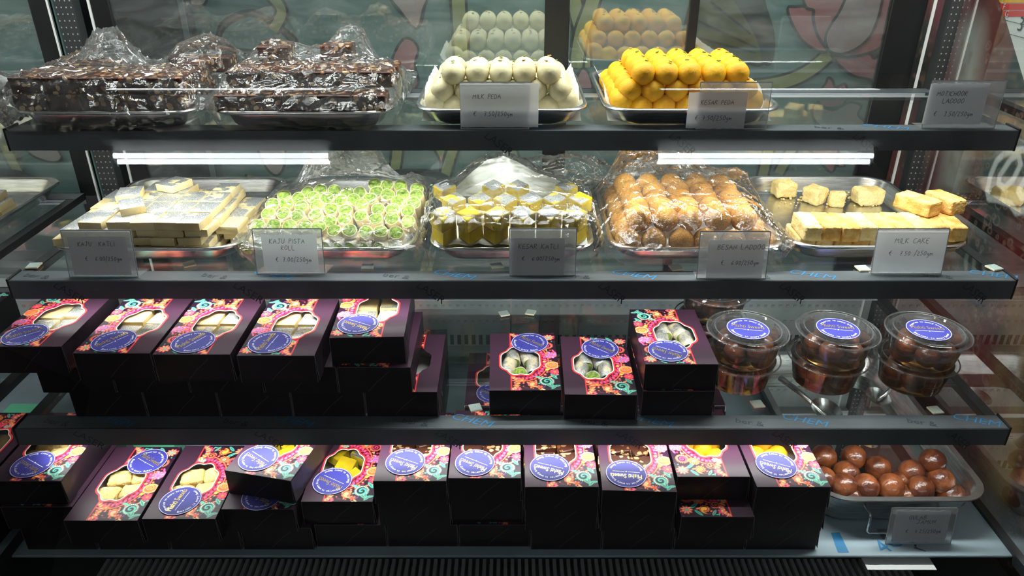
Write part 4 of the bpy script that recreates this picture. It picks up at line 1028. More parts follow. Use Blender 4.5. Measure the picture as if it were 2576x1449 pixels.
# ------------------------------------------------------------------ price signs
def sign(px0, px1, pyb, Z, fyd, hgt, lines, label, card=(.10, .90, .08, .88), ts=1.0, foot=True, rz=0, cardout=False, lean=8):
    """frosted acrylic stand with a hand written card; px0..px1 its left and right edge, pyb its foot, in frame pixels"""
    a, b_ = on_z(px0, pyb, Z), on_z(px1, pyb, Z); w_ = b_.x-a.x; rg = random.Random(px0)
    t = empty('price_sign', ((a.x+b_.x)/2, max((a.y+b_.y)/2, fyd), Z+.0004), rz); tag(t, label, 'sign', 'hand written price signs')
    tl = R(1.5 if Z == S1 else lean); My = lambda x, z, o=0: Vector((x, math.sin(tl)*z-o*math.cos(tl), math.cos(tl)*z-o*math.sin(tl)))
    h = MB(); hw = w_/2
    for off in (0, .0022):
        h.add([My(-hw, 0, -off), My(hw, 0, -off), My(hw, hgt, -off), My(-hw, hgt, -off)], [(0, 1, 2, 3)], M_acrylic)
    for s_ in (-1, 1): h.ribbon([My(s_*hw, 0, .0003), My(s_*hw, hgt, .0003)], .0012, M_aedge, Vector((0, -1, 0)))
    h.ribbon([My(-hw, hgt, .0003), My(hw, hgt, .0003)], .0016, M_aedge, Vector((0, -1, 0))); h.ribbon([My(-hw, .0008, .0003), My(hw, .0008, .0003)], .0012, M_aedge, Vector((0, -1, 0)))
    h.add([(-hw, 0, .0002), (hw, 0, .0002), (hw+.006, .03, .0002), (-hw, .03, .0002)], [(0, 1, 2, 3)], M_acrylic)
    put('acrylic_stand', h, parent=t)
    c = MB(); cx0, cx1, cz0, cz1 = -hw+w_*card[0], -hw+w_*card[1], hgt*card[2], hgt*card[3]; N_ = 14; k0 = .0012 if not cardout else .0012
    top = [My(cx0+(cx1-cx0)*i/N_, cz1+rg.uniform(-.0006, .0006), k0) for i in range(N_+1)]; bot = [My(cx0+(cx1-cx0)*i/N_, cz0+rg.uniform(-.0004, .0004), k0) for i in range(N_+1)]
    bk = [p+Vector((0, .0005, 0)) for p in top+bot]
    c.add(top+bot, [(i, i+1, N_+2+i, N_+1+i) for i in range(N_)], M_paper)
    for s_, fx_, fz_, hh in lines:
        x = cx0+(cx1-cx0)*fx_; z = cz0+(cz1-cz0)*fz_; hh *= ts*(.84 if '€' in s_ else .90)
        handwrite(c, s_, hh, lambda a_, b2: My(x+a_, z+b2, k0+.0003), M_ink, .0006, Vector((0, -1, 0)), rg)
    put('price_card', c, parent=t)
    return t
H1 = .0068
sign(1160, 1330, 326, S1, 1.0285, .064, [('MILK PEDA', .16, .66, H1), ('€  7.50/250gm', .16, .26, .0082)], 'price sign for milk peda in front of the white sweets', (0, 1.14, .05, .98))
sign(1750, 1926, 326, S1, 1.0285, .064, [('KESAR PEDA', .22, .66, H1), ('€ 7.50/250gm', .14, .22, .0082)], 'price sign for kesar peda in front of the yellow sweets', (-.15, .68, .03, .80))
sign(2318, 2500, 324, S1, 1.0285, .065, [('MOTICHOOR', .14, .70, .0072), ('LADDOO', .26, .52, .0072), ('€  3.50/250gm', .16, .20, .0080)], 'price sign for motichoor laddoo at the empty right end of the top shelf', (-.02, .78, .10, .95))
sign(176, 348, 698, S2, .945, .068, [('KAJU  KATLI', .16, .76, .0072), ('€  6.00/250gm', .24, .38, .0078)], 'price sign for kaju katli in front of the cashew slabs', (.08, .92, .06, .87))
sign(647, 818, 690, S2, .950, .066, [('KAJU PISTA', .14, .76, .0078), ('ROLL', .34, .58, .0078), ('€ 7.00/250gm', .22, .26, .0082)], 'price sign for kaju pista roll in front of the green rolls', (.12, .92, .08, .88))
sign(1282, 1447, 694, S2, .948, .068, [('KESAR KATLI', .16, .72, .0078), ('€  6.00/250gm', .22, .40, .0080)], 'price sign for kesar katli in front of the yellow fudge', (0, .83, .02, .81))
sign(1752, 1925, 702, S2, .942, .068, [('BESAN LADDOO', .16, .76, .0080), ('€  6.00/250gm', .24, .36, .0080)], 'price sign for besan laddoo in front of the brown balls', (.13, .94, .02, .83))
sign(2190, 2367, 690, S2, .950, .066, [('MILK CAKE', .26, .70, .0082), ('€  7.50 /250gm', .20, .40, .0084)], 'price sign for milk cake in front of the golden slabs', (0, .99, .06, .97))
sign(2227, 2390, 1369, S4, .815, .062, [('GULAB', .24, .74, .0078), ('JAMUN', .40, .60, .0078), ('€  4.25/250gm', .22, .30, .0078)], 'price sign for gulab jamun in front of the deep brown sweets pan', (.08, .90, .08, .94))

# ------------------------------------------------------------------ sweet boxes
BW, BL, BH = .102, .158, .0425
WX, WY, WA, WB = .056, .081, .0285, .037       # window centre and half sizes
def wr(t, k=1.0):
    a = abs(math.sin(4*t)); cus = .045*a+.05*max(0, 1-abs(((t+PI/2) % PI)-PI/2)/.22)*(1 if abs(math.cos(t)) > .5 else 0)
    base = 1-.03*math.cos(8*t)+cus
    return (WX+WA*k*base*math.cos(t), WY+WB*k*base*math.sin(t))
def paint_top(seed, flip):
    nx, ny_ = 136, 210; X, Y = np.meshgrid(np.linspace(0, BW, nx)*1000, np.linspace(0, BL, ny_)*1000)
    col = np.zeros((ny_, nx, 3)); col[:] = L3((34, 16, 34)); rs2 = np.random.RandomState(seed)
    OR, RD, PK, TE, PU, CRM, WI, YE = (246, 122, 66), (222, 52, 62), (236, 84, 130), (84, 190, 164), (104, 62, 132), (250, 186, 130), (120, 24, 56), (246, 176, 60)
    def bl(m, c):
        m = np.clip(m, 0, 1)[..., None]; col[:] = col*(1-m)+L3(c)*m
    def disc(cx, cy, r, c): bl((r-np.hypot(X-cx, Y-cy))/.7+.5, c)
    def ring(cx, cy, r, w_, c): bl((w_-abs(np.hypot(X-cx, Y-cy)-r))/.6+.5, c)
    def ell(cx, cy, a, b_, an, c):
        dx, dy = X-cx, Y-cy; u = dx*math.cos(an)+dy*math.sin(an); v = -dx*math.sin(an)+dy*math.cos(an)
        bl((1-np.hypot(u/a, v/b_))*min(a, b_)/.7+.5, c)
    def flower(cx, cy, r, n, c1, c2, c3=None):
        for k in range(n):
            a = 2*PI*k/n; ell(cx+r*.62*math.cos(a), cy+r*.62*math.sin(a), r*.42, r*.22, a, c1)
            if c3: ell(cx+r*.62*math.cos(a), cy+r*.62*math.sin(a), r*.22, r*.10, a, c3)
        disc(cx, cy, r*.28, c2)
    def spiral(cx, cy, r, c1, c2, turns=2.2, a0=0):
        d_ = np.hypot(X-cx, Y-cy); an = np.arctan2(Y-cy, X-cx)+a0
        bl((r-d_)/.7+.5, (24, 30, 44))
        ph = (an/(2*PI)+d_/r*turns) % 1; bl(np.where(d_ < r, (.22-abs(ph-.5))/.06+.5, 0), c1)
        n = int(r*2.6)
        for k in range(n):
            a = 2*PI*k/n; ell(cx+r*.98*math.cos(a), cy+r*.98*math.sin(a), 1.5, .7, a, c2)
    def paisley(cx, cy, s, an, cs):
        for k, c in enumerate(cs):
            q = 1-k*.22
            for i in range(16):
                t = i/15; rr = s*(1-t)*.62*q+ .25; th = an+t*2.3; disc(cx+s*1.15*t*math.cos(th)*1.0, cy+s*1.15*t*math.sin(th), rr, c)
        n = int(s*1.3)
        for k in range(n):
            a = an+PI*.35+1.9*PI*k/n; disc(cx+s*.72*math.cos(a), cy+s*.72*math.sin(a), .9, cs[0])
    def leaf(cx, cy, l, w_, an, c, c2=None):
        ell(cx, cy, l, w_, an, c)
        if c2: ell(cx, cy, l*.7, w_*.28, an, c2)
    for k in range(150):
        x, y = rs2.uniform(0, 70), rs2.uniform(0, 158); c = [OR, RD, PK, CRM, TE, PU, WI, WI][rs2.randint(8)]
        if rs2.rand() < .5: leaf(x, y, rs2.uniform(1.5, 4), rs2.uniform(.6, 1.4), rs2.uniform(0, PI), c)
        else: disc(x, y, rs2.uniform(.7, 1.7), c)
    # rayed medallion behind the window
    dx, dy = (X-WX*1000)/(WA*1000), (Y-WY*1000)/(WB*1000); d_ = np.hypot(dx, dy); an = np.arctan2(dy, dx)
    bl((1.62-d_)/.03, (70, 14, 40)); bl(np.where((d_ > 1.15) & (d_ < 1.46), (np.abs(np.sin(an*16+8*d_))-.45)*2.2, 0), (196, 40, 70))
    bl(np.where((d_ > 1.24) & (d_ < 1.36), (np.abs(np.sin(an*22))-.35)*2, 0), PK)
    bl((.02-abs(d_-1.48))/.012+.5, OR)
    for k in range(46):
        a = 2*PI*k/46; ell(WX*1000+WA*1000*1.60*math.cos(a), WY*1000+WB*1000*1.60*math.sin(a), 1.9, 1.5, a, (236, 92, 76)); 
        ell(WX*1000+WA*1000*1.60*math.cos(a), WY*1000+WB*1000*1.60*math.sin(a), .9, .6, a, CRM)
    spiral(19, 136, 9.5, TE, (210, 230, 210), 1.6); paisley(40, 142, 9, .3, [OR, (200, 60, 70), CRM]); flower(55, 133, 5.5, 6, OR, YE); flower(30, 151, 5, 5, OR, RD); flower(63, 146, 5, 6, OR, YE)
    for k, a in enumerate((.2, .9, 1.6, 2.3)): leaf(6+k*3.2, 148+3*math.sin(k*2), 6, 2.2, a, TE, WI)
    leaf(8, 124, 7, 2.4, 2.2, TE, (30, 60, 70)); leaf(30, 126, 6, 2, -.4, TE)
    flower(6, 112, 8, 9, RD, OR, PK); flower(62, 155, 6, 8, PK, WI, OR)
    ell(9, 94, 11, 9, .4, OR); ell(9, 94, 8, 6, .4, (232, 84, 60)); paisley(10, 92, 7, 1.2, [(250, 150, 84), (226, 70, 60), OR]); ring(9, 94, 9.5, .5, CRM)
    disc(17, 106, 2.6, YE); disc(20, 84, 2, YE)
    paisley(10, 66, 11, 2.0, [PK, PU, (150, 110, 190), PK]); 
    for k in range(9): leaf(10+7*math.cos(k*.7), 66+7*math.sin(k*.7), 2.4, .9, k*.7, (170, 150, 215) if k % 2 else OR)
    spiral(14, 38, 8.5, (238, 60, 100), OR, 2.2, 1); flower(30, 33, 8, 10, OR, TE, RD)
    paisley(36, 16, 9, 2.6, [OR, WI, YE]); flower(10, 14, 8.5, 9, (240, 100, 90), TE, CRM); leaf(22, 22, 7, 2.4, .7, TE, (30, 70, 70)); leaf(26, 8, 7, 2.2, 2.3, TE, (30, 70, 70))
    spiral(52, 24, 6.5, OR, RD, 1.8); flower(60, 10, 6.5, 7, PK, YE, RD); leaf(48, 8, 6, 2, 1, TE, WI); flower(62, 36, 5.5, 6, TE, OR)
    for yc in (18, 140):
        for k in range(16):
            a = PI/2+PI*k/15; leaf(70+9*math.cos(a), yc+15*math.sin(a), 3, 1, a, CRM if k % 2 else OR)
    # plain wine band on the right with a red rule
    m = X > 70.5; col[m] = L3((52, 30, 46)); bl((.9-abs(X-70.5))/.4+.5, RD)
    return nx, ny_, col
def top_mesh(seed):
    nx, ny_, col = paint_top(seed, 0); me = bpy.data.meshes.new('box_top'); vs = []
    for j in range(ny_):
        for i in range(nx): vs.append((BW*i/(nx-1)-BW/2, BL*j/(ny_-1)-BL/2, 0))
    inside = np.zeros((ny_, nx), bool)
    for j in range(ny_):
        for i in range(nx):
            x, y = BW*i/(nx-1)-WX, BL*j/(ny_-1)-WY
            if abs(x) < .04 and abs(y) < .05:
                t = math.atan2(y/WB, x/WA); q = wr(t, 1.03); inside[j, i] = math.hypot(x, y) < math.hypot(q[0]-WX, q[1]-WY)
    fs = [(j*nx+i, j*nx+i+1, (j+1)*nx+i+1, (j+1)*nx+i) for j in range(ny_-1) for i in range(nx-1) if not (inside[j, i] and inside[j+1, i+1] and inside[j+1, i] and inside[j, i+1])]
    me.from_pydata(vs, [], fs); ca = me.color_attributes.new('print', 'FLOAT_COLOR', 'POINT')
    ca.data.foreach_set('color', np.concatenate([col, np.ones((ny_, nx, 1))], 2).reshape(-1)); me.materials.append(M_print); me.update(); return me
TOPM = top_mesh(7)
def mk_body():
    mb = MB(); a, b_, t = BW/2, BL/2, .0012
    mb.box((-a, -b_, 0), (a, b_, .001), M_boxout)
    for x0, x1, y0, y1 in ((-a, a, -b_, -b_+t), (-a, a, b_-t, b_), (-a, -a+t, -b_+t, b_-t), (a-t, a, -b_+t, b_-t)): mb.box((x0, y0, .001), (x1, y1, BH-.0006), M_boxout)
    for x0, x1, y0, y1 in ((-a+t, a-t, -b_+t, -b_+t+.0004), (-a+t, a-t, b_-t-.0004, b_-t), (-a+t, -a+t+.0004, -b_+t, b_-t), (a-t-.0004, a-t, -b_+t, b_-t)): mb.box((x0, y0, .001), (x1, y1, BH-.001), M_boxin)
    mb.box((-a+t, -b_+t, .001), (a-t, b_-t, .0016), M_boxin)
    mb.ribbon([(-a, -b_-.0001, BH-.0004), (a, -b_-.0001, BH-.0004)], .0006, M_edge, Vector((0, -1, 0)))
    for s_ in (-1, 1): mb.ribbon([(s_*a, -b_-.0001, 0), (s_*a, -b_-.0001, BH)], .0006, M_edge, Vector((0, -1, 0)))
    mb.ribbon([(-a*.2, -b_-.00015, .003), (a*.05, -b_-.00015, .018), (a*.42, -b_-.00015, .036)], .0003, M_edge, Vector((0, -1, 0)))
    q = [(a+.0003, -b_, BH-.001), (a+.0030, -b_-.0005, .003), (a+.0030, -b_+.022, .003), (a+.0005, -b_+.035, BH-.004)]; mb.add(q, [(0, 1, 2, 3)], M_boxout)
    mb.ribbon([q[0], q[1]], .0006, M_edge, Vector((0, -1, 0)))
    return mb.mesh('body')
def mk_border():
    mb = MB(); n = 160; P = lambda k_: [wr(2*PI*i/n, k_) for i in range(n)]
    def band(k0, k1, z, m): 
        A, B = P(k0), P(k1); vs = [(x-BW/2, y-BL/2, z) for x, y in A+B]; mb.add(vs, [(i, (i+1) % n, n+(i+1) % n, n+i) for i in range(n)], m)
    band(1.02, 1.11, .0003, M_red); band(.985, 1.030, .0005, M_offw); return mb.mesh('border')
def mk_film():
    mb = MB(); n = 80; mb.add([(x-BW/2, y-BL/2, -.0006) for x, y in [wr(2*PI*i/n, 1.02) for i in range(n)]], [tuple(range(n))], M_winfilm); return mb.mesh('film')
def mk_sticker(r=.029, clear=False):
    mb = MB(); n = 64; z = .0004
    mb.lathe([(0.0001, z), (r*.955, z)], M_stblue, n); mb.lathe([(r*.955, z), (r*.975, z)], M_stwhite, n); mb.lathe([(r*.975, z), (r, z), (r, z-.0003)], M_stblue, n)
    z += .00012; k = r/.029
    arc_text(mb, 'Memories in every bite', .0052*k, r*.70, R(158), R(22), M_stwhite, z, True)
    arc_text(mb, 'Emotions in every Sweet', .0052*k, r*.86, R(200), R(340), M_stwhite, z, False)
    for o_, mm in (((.0004, -.0004), M_stdark), ((0, 0), M_gold)):
        add_text(mb, 'Mishti Sweets', .0122*k, lambda x, y: (x+o_[0], y+.0015*k+o_[1], z+(.0001 if mm is M_gold else 0)), M_gold if mm is M_gold else M_stdark, .66, True)
    for s_ in (-1, 1): mb.ribbon([(s_*.0025*k, -.0035*k, z), (s_*.019*k, -.0035*k, z)], .0005, M_stwhite)
    mb.add([(-.0015*k, -.003*k, z), (.0015*k, -.003*k, z), (0, -.0055*k, z)], [(0, 1, 2)], M_stwhite)
    return mb.mesh('sticker')
BODY, BORDER, WFILM, STICK = mk_body(), mk_border(), mk_film(), mk_sticker()
STICKT = mk_sticker(.031)
FILL = {
 'kaju': ([KS[0], KS[1], KP[0]], 'cashew_slab', 'cashew slab', (.9, .9, 1)), 'cake': ([CL[0], CL[1], CL[3]], 'milk_cake', 'milk cake lump', (.8, .9, .8)),
 'kesar': ([DM[0], DM[5], DM[5]], 'saffron_fudge', 'saffron fudge diamond', (1, .8, .8)), 'nut': ([NB[0], NB[1], NB[2]], 'nut_bar', 'nut bar', (1, .9, .9)),
 'peda': (None, 'saffron_peda', 'yellow peda', (1, 1, 1)), 'roll': (None, 'pistachio_roll', 'silver leafed roll', (1, 1, 1))}
PEDAM = [organic('ball', (.0155,), k+70, .001, 45, 2, .1, M_kesar) for k in range(2)]
def sweetbox(x, y, z, label, turned=False, rz=0, sticker=None, srot=0, fill=None, group=None, plain=False):
    """x: centre, y: front edge. turned: printed side of the lid reversed so the plain band lies left"""
    base = PI if turned else 0
    t = empty('sweet_box', (x, y+BL/2, z+.0002), rz+base); tag(t, label, 'box', group)
    if turned:
        t.rotation_euler = (0, 0, rz+PI)
    bo = put('card_body', BODY, parent=t, rot=(0, 0, -base))
    if z > -9: put('printed_lid', TOPM, (0, 0, BH), parent=t)
    if not plain:
        put('window_border', BORDER, (0, 0, BH), parent=t); put('window_film', WFILM, (0, 0, BH), parent=t)
    if sticker:
        # sticker given in metres from the front left corner as the viewer sees the box
        sx_, sy_ = sticker[0]-BW/2, sticker[1]-BL/2
        if turned: sx_, sy_ = -sx_, -sy_
        s_ = put('round_sticker', STICK, (sx_, sy_, BH+.0006), (0, 0, srot-base), t); s_['label'] = 'round blue shop sticker'
    if fill:
        ms, nm, wd, sc = FILL[fill]; short = label.split(',')[0]
        wc = Vector((WX-BW/2, WY-BL/2, 0))
        if turned: wc = -wc
        wc.y += .004
        ca, sa = math.cos(rz), math.sin(rz)
        G4 = [(-.0176, -.020), (.0176, -.020), (-.0176, .022), (.0176, .022)]
        spots = {'kaju': G4, 'kesar': [(-.019, -.020), (.019, -.020), (-.019, .038), (.019, .038), (0, .009)],
                 'peda': [(-.016, -.020), (.016, -.018), (-.018, .012), (.015, .014), (0, .040), (0, -.002)], 'cake': [(-.018, -.020), (.018, -.014), (-.014, .016), (.020, .022)],
                 'nut': [(-.024, -.020), (.024, -.020), (-.024, .022), (.024, .022)], 'roll': [(-.020, -.006), (0, -.010), (.020, -.004), (-.012, .030), (.012, .030)]}[fill]
        for i, (a, b_) in enumerate(spots):
            lx_, ly_ = wc.x+a, wc.y+b_; X_w, Y_w = x+lx_*ca-ly_*sa, y+BL/2+lx_*sa+ly_*ca
            lb = f'{wd} {ORD[i]} inside the {label}'.replace('sweet box', 'box'); lb = ' '.join(lb.split()[:16]).rstrip(',')
            if fill == 'peda': o = put(nm, PEDAM[i % 2], (X_w, Y_w, z+(.020 if i < 5 else .025)), (0, 0, i))
            elif fill == 'roll':
                A = empty(nm, (X_w, Y_w, z+.028)); A.rotation_euler = (Matrix.Rotation((i*.12-.25), 4, 'Z') @ Matrix.Rotation(R(90 if i != 1 else 25), 4, 'X')).to_euler()
                me = RF[i % 3]; put('outer_roll', me[0], parent=A); put('green_filling', me[1], parent=A); o = A
                if i == 1: A.location.z = z+.012
            else:
                o = put(nm, ms[i % len(ms)], (X_w, Y_w, z+.0018+({'kaju': .031, 'nut': .027, 'kesar': .026, 'cake': .024}[fill])), (0, 0, rz+i*.12), scale=sc)
                if fill == 'kaju': o.rotation_euler.z = rz+rnd.uniform(-.06, .06); o.location.z += rnd.uniform(-.002, .001)
            tag(o, lb, 'sweet', 'sweets seen through box windows')
    return t
# shelf three, left group: three layers, 15 boxes
P1, P2, P3 = S3+.0004, S3+.0004+BH, S3+.0004+2*BH
nm5 = ['first', 'second', 'third', 'fourth', 'fifth']
for i in range(5):
    sweetbox(-.583+i*.1045+.008, .882, P1, f'dark sweet box, left stacks of the lower shelf, bottom layer, {nm5[i]} from the left', group='boxes in the left stacks, bottom layer', plain=True)
for i in range(5):
    sweetbox(-.613+i*.1045+.0035, .880+(.001 if i % 2 else 0), P2, f'dark sweet box, left stacks of the lower shelf, middle layer, {nm5[i]} from the left', group='boxes in the left stacks, middle layer', plain=True)
tl = [(-.656, .866, 'kaju', 0), (-.530, .849, 'kaju', 0), (-.423, .846, 'kaju', 0), (-.311, .843, 'kaju', R(0)), (-.202, .890, 'kaju', R(2))]
desc = ['sweet box with a pale slab in the window, leftmost on the lower shelf', 'sweet box with shiny silver slab in the window, second stack on the lower shelf', 'sweet box with three cut cubes in the window, third stack on the lower shelf',
        'sweet box with silver leafed slab in the window, fourth stack on the lower shelf', 'topmost sweet box of the stack beside the gap, set further back, lower shelf']
sr = [R(40), R(55), R(60), R(80), R(150)]
for i, (x, y, f, a) in enumerate(tl):
    sweetbox(x, y, P3, desc[i], rz=a, sticker=((.036, .030), (.040, .031), (.042, .031), (.034, .033), (.034, .036))[i], srot=sr[i], fill=f, group='top boxes of the left stacks')
# shelf three, middle
p = on_z(1228, 1043, S3)
sweetbox(.0175, .886, P1, 'single sweet box in the middle of the lower shelf, nearest the gap', True, R(1), sticker=(.062, .128), srot=R(-40), fill='roll', group='boxes in the middle of the lower shelf')
sweetbox(.1265, .875, P1, 'single sweet box in the middle of the lower shelf, beside the stack of two', True, R(-1), sticker=(.060, .122), srot=R(-40), fill='roll', group='boxes in the middle of the lower shelf')
sweetbox(.2365, .884, P1, 'lower sweet box of the stack of two beside the tubs', plain=True, group='boxes in the middle of the lower shelf')
sweetbox(.2370, .888, P2, 'upper sweet box of the stack of two beside the tubs, green roll in its window', sticker=(.0375, .034), srot=R(150), fill='roll', group='boxes in the middle of the lower shelf')
# deck boxes
D1_, D2_, D3_ = S4+.0004, S4+.0004+BH, S4+.0004+2*BH
def dk(x, y, z, lb, **k): return sweetbox(x, y, z, lb, group='boxes on the bottom deck', **k)
bx = [-.660, -.554, -.448, -.342, -.236, -.131, -.026, .079, .184, .289, .394]
for i, x in enumerate(bx): dk(x, .812+(.006 if i in (4, 5, 6) else 0), D1_, f'dark sweet box on the bottom deck, lowest layer, {ORD[i]} from the left', plain=True)
dk(-.674, .810, D2_, 'second layer sweet box at the far left of the bottom deck, dark band showing', plain=True)
dk(-.5700, .783, D2_, 'deck sweet box with cake in its window, leftmost of the low pair', turned=True, sticker=(.064, .123), srot=R(-32), fill='cake')
dk(-.4630, .786, D2_, 'deck sweet box with cake in its window, sticker at its front', turned=True, sticker=(.040, .035), srot=R(80), fill='cake')
dk(-.3590, .805, D2_, 'deck sweet box half hidden beneath a skewed box', turned=True, sticker=(.050, .025), srot=R(150))
dk(-.2505, .820, D2_, 'deck sweet box with bright yellow fudge in its window, right of the skewed box', turned=True, sticker=(.036, .042), srot=R(150), fill='kesar')
dk(-.1400, .817, D2_, 'second layer sweet box under the sixth stack of the bottom deck', plain=True)
dk(-.0360, .823, D2_, 'second layer sweet box under the seventh stack of the bottom deck', plain=True)
dk(.0700, .808, D2_, 'second layer sweet box under the eighth stack of the bottom deck', plain=True)
dk(.1780, .806, D2_, 'second layer sweet box under the ninth stack of the bottom deck', plain=True)
dk(.2870, .790, D2_, 'second layer sweet box jutting forward, patterned lid edge showing', plain=True)
dk(.3920, .806, D2_, 'second layer sweet box under the stack next to the gulab jamun pan', plain=True)
dk(-.6815, .815, D3_, 'topmost sweet box at the far left of the bottom deck', turned=True, sticker=(.044, .034), srot=R(150), fill='cake')
dk(-.3420, .8245, D3_, 'skewed sweet box lying askew on top of the fourth deck stack', turned=True, rz=R(-12.5), sticker=(.034, .034), srot=R(155), fill='kesar')
dk(-.1430, .815, D3_, 'top deck sweet box with broad white stripe in its window, sixth stack', turned=True, sticker=(.040, .040), srot=R(155), fill='nut')
dk(-.0385, .821, D3_, 'top deck sweet box, seventh stack, sticker right at its front left', turned=True, sticker=(.036, .032), srot=R(150), fill='nut')
dk(.0690, .803, D3_, 'top deck sweet box with golden nut bar in its window, sticker folded at the edge', turned=True, sticker=(.036, .040), srot=R(160), fill='nut')
dk(.1780, .795, D3_, 'top deck sweet box with brown nut bar in its window, ninth stack', turned=True, rz=R(-2), sticker=(.036, .034), srot=R(176), fill='nut')
dk(.2840, .824, D3_, 'top deck sweet box without sticker, yellow sweets in its window, plain band on the right', turned=False, fill='peda')
dk(.3900, .803, D3_, 'top deck sweet box with yellow pieces in its window, next to the gulab jamun pan', turned=True, sticker=(.040, .045), srot=R(155), fill='peda')
# second row on the deck, seen through the shelf glass
for i, (x, trn, st) in enumerate(((-.60, 1, 0), (-.49, 1, 0), (-.38, 1, 0), (-.174, 0, 1), (-.025, 1, 1), (.08, 1, 0), (.185, 1, 1), (.292, 0, 1))):
    yb = 1.075 if i == 3 else .992
    if i < 3: continue
    dk(x, yb, D3_, f'sweet box in the second row of the bottom deck, {ORD[i]} from the left', turned=bool(trn), sticker=(.046, .034) if st else None, srot=R(150), fill='peda' if i == 3 else None)
    dk(x, yb, D2_, f'sweet box below the top one in the second deck row, {ORD[i]} from the left', turned=bool(trn), plain=True)
    dk(x, yb, D1_, f'lowest sweet box in the second deck row, {ORD[i]} from the left', turned=bool(trn), plain=True)
mb = MB(); mb.bevbox((-.035, -.05, 0), (.035, .05, .045), M_green, .001, 1)
for k in range(4):
    for a in (45, 135): 
        ca, sa = math.cos(R(a))*.003, math.sin(R(a))*.003; mb.ribbon([(-.026+k*.0175-ca, -.030-sa, .0454), (-.026+k*.0175+ca, -.030+sa, .0454)], .0006, M_stdark)
tag(put('green_box', mb, (-.625+.02, 1.062, S4+.0005)), 'small mint green card box behind the deck sweet boxes', 'box')
# ------------------------------------------------------------------ gulab jamun pan on the deck
GP = (.455, .716, .845, 1.26); gh = .062
mb = MB(); hx, hy = (GP[1]-GP[0])/2, (GP[3]-GP[2])/2; rings = []
for dx, z, rr in ((.034, .001, .02), (.026, .003, .026), (.012, gh-.003, .038), (.010, gh, .04), (.001, gh+.0005, .048), (0, gh-.001, .05), (.001, gh-.003, .05), (.011, gh-.003, .04), (.027, .002, .025), (.034, 0, .02)):
    rings.append([(x, y, z) for x, y in rrect(hx-dx, hy-dx, rr)])
n = len(rings[0]); fs = [(i*n+k, i*n+(k+1) % n, (i+1)*n+(k+1) % n, (i+1)*n+k) for i in range(len(rings)-1) for k in range(n)]+[tuple(range(n)), tuple((len(rings)-1)*n+k for k in range(n))[::-1]]
mb.add([p for r_ in rings for p in r_], fs, M_steel)
pan = empty('serving_pan', ((GP[0]+GP[1])/2, (GP[2]+GP[3])/2, S4+.0006)); tag(pan, 'deep steel pan with a wire handle, at the right end of the bottom deck', 'pan')
put('pan_body', mb.mesh('pan', 50), parent=pan)
hd = MB(); hd.tube([(-.055, -hy+.016, .040), (-.055, -hy-.004, .040), (-.055, -hy-.006, .034), (-.055, -hy-.006, .010), (-.050, -hy-.006, .005), (.050, -hy-.006, .005), (.055, -hy-.006, .010), (.055, -hy-.006, .034), (.055, -hy-.004, .040), (.055, -hy+.016, .040)], .0022, M_steel, 8)
put('handle', hd.mesh('h', True), parent=pan)
mb = MB(); q = rrect(hx-.022, hy-.022, .03); mb.add([((GP[0]+GP[1])/2+x, (GP[2]+GP[3])/2+y, S4+.024) for x, y in q], [tuple(range(len(q)))], M_syrup)
tag(put('sugar_syrup', mb), 'thin brown syrup pooled in the deep gulab jamun pan', 'syrup', kind='stuff')
GJ = [organic('ball', (.0200,), k+80, .0012, 40, 3, 0, M_gulab) for k in range(4)]
spots = [(2073,1150,1),(2148,1150,1),(2128,1190,1),(2210,1177,1),(2123,1220,1),(2178,1224,1),(2240,1224,1),(2262,1215,0),(2294,1188,1),(2346,1160,2),(2368,1208,1),(2320,1237,1),(2394,1245,0),(2145,1262,0),(2070,1205,1),(2280,1255,0)]
GN = ['rear left corner', 'rear second', 'below the rear two', 'alone at the middle rear', 'front left', 'second from the front left', 'front centre, largest', 'behind the front centre', 'right of centre', 'rear right, highest', 'below the highest one', 'front right of centre', 'front right corner', 'touching the front rim', 'beside the boxes', 'front rim, right of centre']
for i, (px, py, l_) in enumerate(spots):
    p = on_z(px, py, S4+.026+l_*.018); p.y = max(p.y, GP[2]+.047); o = put('gulab_jamun', GJ[i % 4], p, (rnd.uniform(0, 3), 0, rnd.uniform(0, 6)))
    tag(o, f'glossy brown gulab jamun in the steel pan, {["sunk low", "mid heap", "perched high"][l_]}, {GN[i]}', 'sweet', 'gulab jamuns in the pan')
def spoon(label, a, b_, z, rb, seed):
    t = empty('serving_spoon', (0, 0, 0)); tag(t, label, 'spoon'); A, B = on_z(*a, z+.03), on_z(*b_, z+.002)
    t.location = B; d_ = (A-B); mb = MB(); mb.tube([Vector((0, 0, .004)), d_*.5+Vector((0, 0, .006)), d_], [.0035, .0045, .006], M_steel, 8); put('handle', mb.mesh('h', True), parent=t)
    s_ = MB(); s_.lathe([(rb*k, rb*.55*(k*k)) for k in (.02, .3, .55, .75, .9, 1, 1.03)], M_steel, 28, cap0=True); o = put('bowl', s_.mesh('b', True), (0, 0, 0), parent=t, scale=(.8, 1.1, 1)); return t
spoon('large steel spoon lying in the gulab jamun pan, seen through the shelf glass', (1962, 950), (2075, 1050), S4+.045, .03, 1)
spoon('second steel spoon with a round bowl in the gulab jamun pan', (2270, 960), (2205, 1012), S4+.055, .024, 2)

